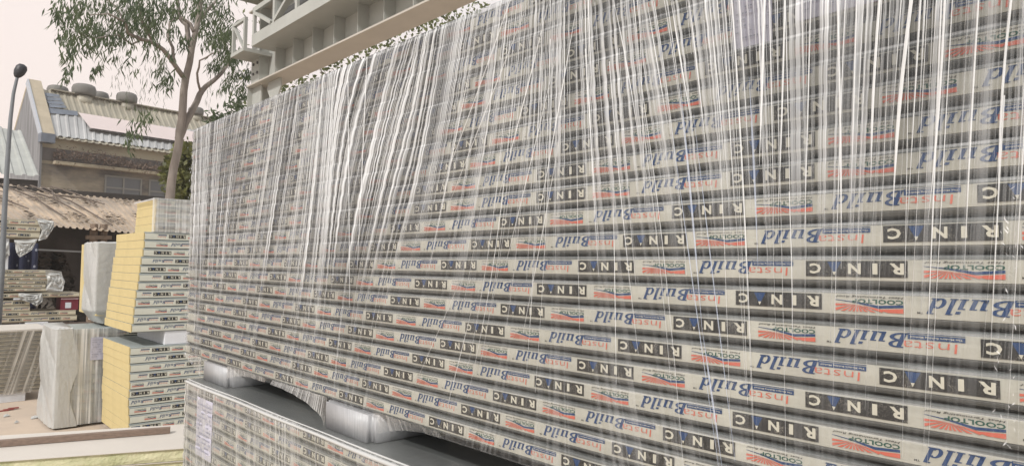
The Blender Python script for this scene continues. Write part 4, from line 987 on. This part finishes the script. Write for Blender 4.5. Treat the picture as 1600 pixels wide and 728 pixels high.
# ------------------------------------------------------------------ trees
BARK = mat('eucalyptus_bark', (0.33, 0.285, 0.25), 0.85, 0, 0, 2.2, col2=(0.17, 0.135, 0.115), bump=0.5, bscale=14, stretch=(1, 1, 0.35))
def leaf_mat(name, a, b, tr=0.3):
    m = bpy.data.materials.new(name); m.use_nodes = True; t = m.node_tree; p = t.nodes['Principled BSDF']; p.inputs['Roughness'].default_value = 0.55
    oi = t.nodes.new('ShaderNodeTexNoise'); oi.inputs['Scale'].default_value = 1.7; oi.inputs['Detail'].default_value = 4; tc = t.nodes.new('ShaderNodeTexCoord'); lk(t, tc.outputs['Object'], oi.inputs['Vector'])
    cr = t.nodes.new('ShaderNodeValToRGB'); cr.color_ramp.elements[0].color = (*a, 1); cr.color_ramp.elements[1].color = (*b, 1); cr.color_ramp.elements[0].position = .35; cr.color_ramp.elements[1].position = .65
    lk(t, oi.outputs[0], cr.inputs[0]); lk(t, cr.outputs[0], p.inputs['Base Color'])
    tl = t.nodes.new('ShaderNodeBsdfTranslucent'); lk(t, cr.outputs[0], tl.inputs[0]); ms = t.nodes.new('ShaderNodeMixShader'); ms.inputs[0].default_value = tr
    lk(t, p.outputs[0], ms.inputs[1]); lk(t, tl.outputs[0], ms.inputs[2]); lk(t, ms.outputs[0], t.nodes['Material Output'].inputs[0]); return m
LEAF = leaf_mat('eucalyptus_leaf', (0.06, 0.092, 0.045), (0.12, 0.155, 0.07), 0.55)
LEAF2 = leaf_mat('bush_leaf', (0.07, 0.08, 0.03), (0.20, 0.20, 0.05))
class Leaves:
    def __init__(s): s.v = []
    def add(s, P, D, Wv): s.v.append(np.stack([P, P+D*0.45+Wv, P+D, P+D*0.45-Wv], 1).reshape(-1, 3))
    def build(s, name, m_, parent):
        v = np.concatenate(s.v); n = len(v)//4; me = bpy.data.meshes.new(name)
        me.from_pydata(v.tolist(), [], np.arange(n*4).reshape(n, 4).tolist()); me.materials.append(m_); return link(name, me, parent)
def droop(lv, c, n, rad, ln=0.22, wd=0.022, down=1.0):
    P = np.array(c)+RNG.normal(0, 1, (n, 3))*np.array(rad)*0.5
    Dv = RNG.normal(0, 0.45, (n, 3)); Dv[:, 2] = -down*(0.6+0.6*RNG.rand(n)); Dv /= np.linalg.norm(Dv, axis=1)[:, None]; Dv *= (ln*(0.6+0.7*RNG.rand(n)))[:, None]
    W_ = np.cross(Dv, RNG.normal(0, 1, (n, 3))); W_ /= np.linalg.norm(W_, axis=1)[:, None]; lv.add(P, Dv, W_*wd)
TY_ = 17.0
euc = empty('eucalyptus_tree', (atY(268, 300, TY_).x, TY_, 0), 0, label='tall leaning eucalyptus with drooping leaves behind the yellow ended stacks', category='tree')
EO = Vector(euc.location)
def limb(pix, rads, depth=0.0, mbx=None):
    pts = []
    for i, (px, py) in enumerate(pix): pts.append(atY(px, py, TY_+depth*i/max(1, len(pix)-1))-EO)
    # round off
    P = [pts[0]]; Rr = [rads[0]]
    for i in range(1, len(pts)):
        P += [pts[i-1].lerp(pts[i], .5)+Vector((random.uniform(-.02, .02), random.uniform(-.02, .02), 0)), pts[i]]; Rr += [(rads[i-1]+rads[i])/2, rads[i]]
    mbx.tube(P, Rr, 9)
tr = MB()
base = [atY(262, 330, TY_)-EO]
tr.tube([(-0.25, 0, 0), (-0.15, 0, 1.5), tuple(base[0])], [0.16, 0.13, 0.105], 10)
limb([(262, 330), (268, 285), (277, 240), (281, 205), (286, 165), (291, 120), (300, 75), (310, 30), (316, -10), (324, -60), (330, -120)], [.105, .098, .094, .094, .088, .08, .07, .06, .055, .045, .03], 0, tr)
limb([(279, 218), (290, 192), (303, 168), (312, 148), (322, 135), (345, 116), (360, 95), (368, 60)], [.09, .08, .075, .07, .06, .045, .03, .015], 0.8, tr)
tr.build('trunk', BARK, euc, True)
BR = [([(286, 120), (272, 100), (255, 78), (240, 68), (222, 62), (200, 52), (196, 35), (170, 22), (140, 24)], [.06, .055, .05, .045, .04, .035, .025, .015, .01], -1.2),
      ([(272, 100), (270, 75), (262, 55), (265, 35), (275, 28)], [.04, .035, .03, .02, .01], 0.4),
      ([(298, 75), (292, 40), (280, 28), (278, 0), (270, -40)], [.06, .055, .045, .03, .015], 0.8),
      ([(303, 50), (298, 38), (282, 26)], [.05, .04, .02], 0.3),
      ([(313, 142), (308, 115), (312, 95), (330, 85), (345, 80)], [.03, .025, .02, .015, .008], -0.6),
      ([(312, 30), (335, 5), (350, -20)], [.05, .03, .01], 1.0),
      ([(222, 62), (205, 70), (185, 55), (150, 60), (118, 50)], [.025, .02, .018, .012, .006], -1.0),
      ([(196, 40), (180, 10), (150, -15)], [.03, .02, .01], 0.6), ([(240, 68), (220, 30), (215, -5)], [.03, .02, .01], -0.7)]
for pix, rd, dp in BR:
    b_ = MB(); limb(pix, rd, dp, b_); b_.build('branch', BARK, euc, True)
lv = Leaves()
# hanging leaf sprays along and below the boughs: (px, py, spread px, count)
CL = [(108,28,26,200),(128,40,24,240),(118,62,22,220),(112,85,16,170),(106,100,10,90),(140,55,20,220),(158,48,18,200),(150,78,14,100),(160,98,9,60),(152,108,7,55),(100,120,6,40),(132,20,26,240),(160,15,24,240),
      (190,8,28,320),(215,15,26,320),(225,30,24,300),(205,38,22,240),(190,52,20,170),(170,62,14,120),(176,30,20,200),(240,35,22,260),(250,15,24,280),(248,50,18,180),(232,58,16,150),(214,78,12,50),(225,82,10,40),
      (180,88,6,24),(196,96,6,34),(211,106,4,22),(247,85,10,40),(262,92,9,60),(256,105,10,100),(260,118,8,80),(253,130,9,60),(262,138,8,50),(276,122,4,20),(284,72,10,110),(290,58,10,90),(268,45,12,110),(275,15,18,200),
      (300,5,18,200),(325,12,20,260),(342,25,22,330),(350,45,20,340),(355,62,18,320),(348,80,18,320),(358,95,16,280),(342,100,14,200),(330,70,14,160),(336,50,14,160),(322,40,12,120),(365,112,14,220),(372,132,12,160),(380,150,9,110),
      (368,160,8,80),(352,130,9,90),(345,140,6,50),(385,110,12,160),(372,80,12,180),(322,30,10,80),(310,18,10,90),(95,15,12,80),(88,3,12,90),(120,5,20,160),(280,-20,40,400),(340,-25,40,500),(220,-25,50,500),(150,-25,40,400),(300,-80,60,700),(340,-120,50,500),(240,-90,60,500)]
for (px, py, sp, n) in CL:
    for q in range(max(1, sp//6)):
        dpt = RNG.uniform(-1.4, 1.6); c = atY(px+RNG.uniform(-1, 1)*sp*0.55, py+RNG.uniform(-1, 1)*sp*0.5, TY_+dpt)-EO
        r_ = sp/1067*TY_*1.0; droop(lv, c, int(n*0.42/max(1, sp//6)), (r_*0.55, 0.5, r_*0.75), 0.21, 0.017, 1.2)
for i in range(70):   # thin hanging twigs
    px, py = RNG.uniform(175, 385), RNG.uniform(70, 130); 
    if 262 < px < 318: continue
    c = atY(px, py, TY_+RNG.uniform(-1, 1))-EO; ln = RNG.uniform(0.4, 1.1); n = int(ln*7)
    P = np.array(c)+np.stack([RNG.normal(0, .03, n), RNG.normal(0, .03, n), -np.linspace(0, ln, n)], 1)
    Dv = np.stack([RNG.normal(0, .04, n), RNG.normal(0, .04, n), -0.12-0.08*RNG.rand(n)], 1); lv.add(P, Dv, np.tile([0.006, 0.004, 0], (n, 1)))
for (px, py, sp, n) in [(160,205,0,0),(232,180,10,40),(208,205,10,45),(222,190,8,30),(205,225,7,30)]:
    if n: droop(lv, atY(px, py, TY_-1)-EO, n, (sp/60, .3, sp/45), .2, .017, 1.2)
lv.build('crown', LEAF, euc)

def bushy(name, label, cat, px0, px1, py0, py1, Y, n, m_, ln=.16, wd=.04, seed=0, trunk=True):
    r_ = np.random.RandomState(seed); a_ = atY(px0, py1, Y); b_ = atY(px1, py0, Y); cx = (a_.x+b_.x)/2; root = empty(name, (cx, Y, 0), 0, label=label, category=cat)
    lv = Leaves(); w_, h_ = b_.x-a_.x, b_.z-a_.z
    k = 26; cs = np.stack([r_.uniform(-.5, .5, k)*w_, r_.uniform(-.5, .5, k)*min(w_, 2.5), a_.z+h_*r_.uniform(0.05, .95, k)], 1)
    for c in cs:
        nn = n//k; P = c+r_.normal(0, 1, (nn, 3))*np.array([w_*.10, .3, h_*.10]); Dv = r_.normal(0, 1, (nn, 3)); Dv /= np.linalg.norm(Dv, axis=1)[:, None]; Dv *= ln
        W_ = np.cross(Dv, r_.normal(0, 1, (nn, 3))); W_ /= np.linalg.norm(W_, axis=1)[:, None]; lv.add(P, Dv, W_*wd)
    lv.build('crown', m_, root)
    tb_ = MB(); tb_.tube([(0, 0, 0), (0.1, 0, a_.z*0.6), (0, 0, a_.z+h_*.5)], [.14, .10, .04], 8)
    for c in cs[::3]: tb_.tube([(0, 0, a_.z*0.8), tuple(c)], [.05, .012], 5)
    tb_.build('trunk', BARK, root, True); return root
bushy('leafy_tree', 'yellow green leafy tree beside the eucalyptus trunk, above the yellow ended stacks', 'tree', 268, 306, 236, 320, 19.0, 3800, LEAF2, .18, .05, 1)
bushy('leafy_tree', 'leafy tree seen through the gap between gantry girder and wrapped stack', 'tree', 430, 660, 60, 250, 22.0, 3400, leaf_mat('tree_leaf', (0.07, 0.09, 0.03), (0.20, 0.22, 0.08), 0.45), .2, .06, 2)
bushy('leafy_tree', 'leafy tree farther right under the gantry girder, just above the wrapped stack', 'tree', 640, 830, 0, 170, 22.0, 2600, bpy.data.materials['tree_leaf'], .2, .06, 3)
bushy('leafy_tree', 'low bush of thin twigs at the foot of the gantry column', 'tree', 335, 400, 165, 260, 20.0, 1500, LEAF, .2, .03, 4)
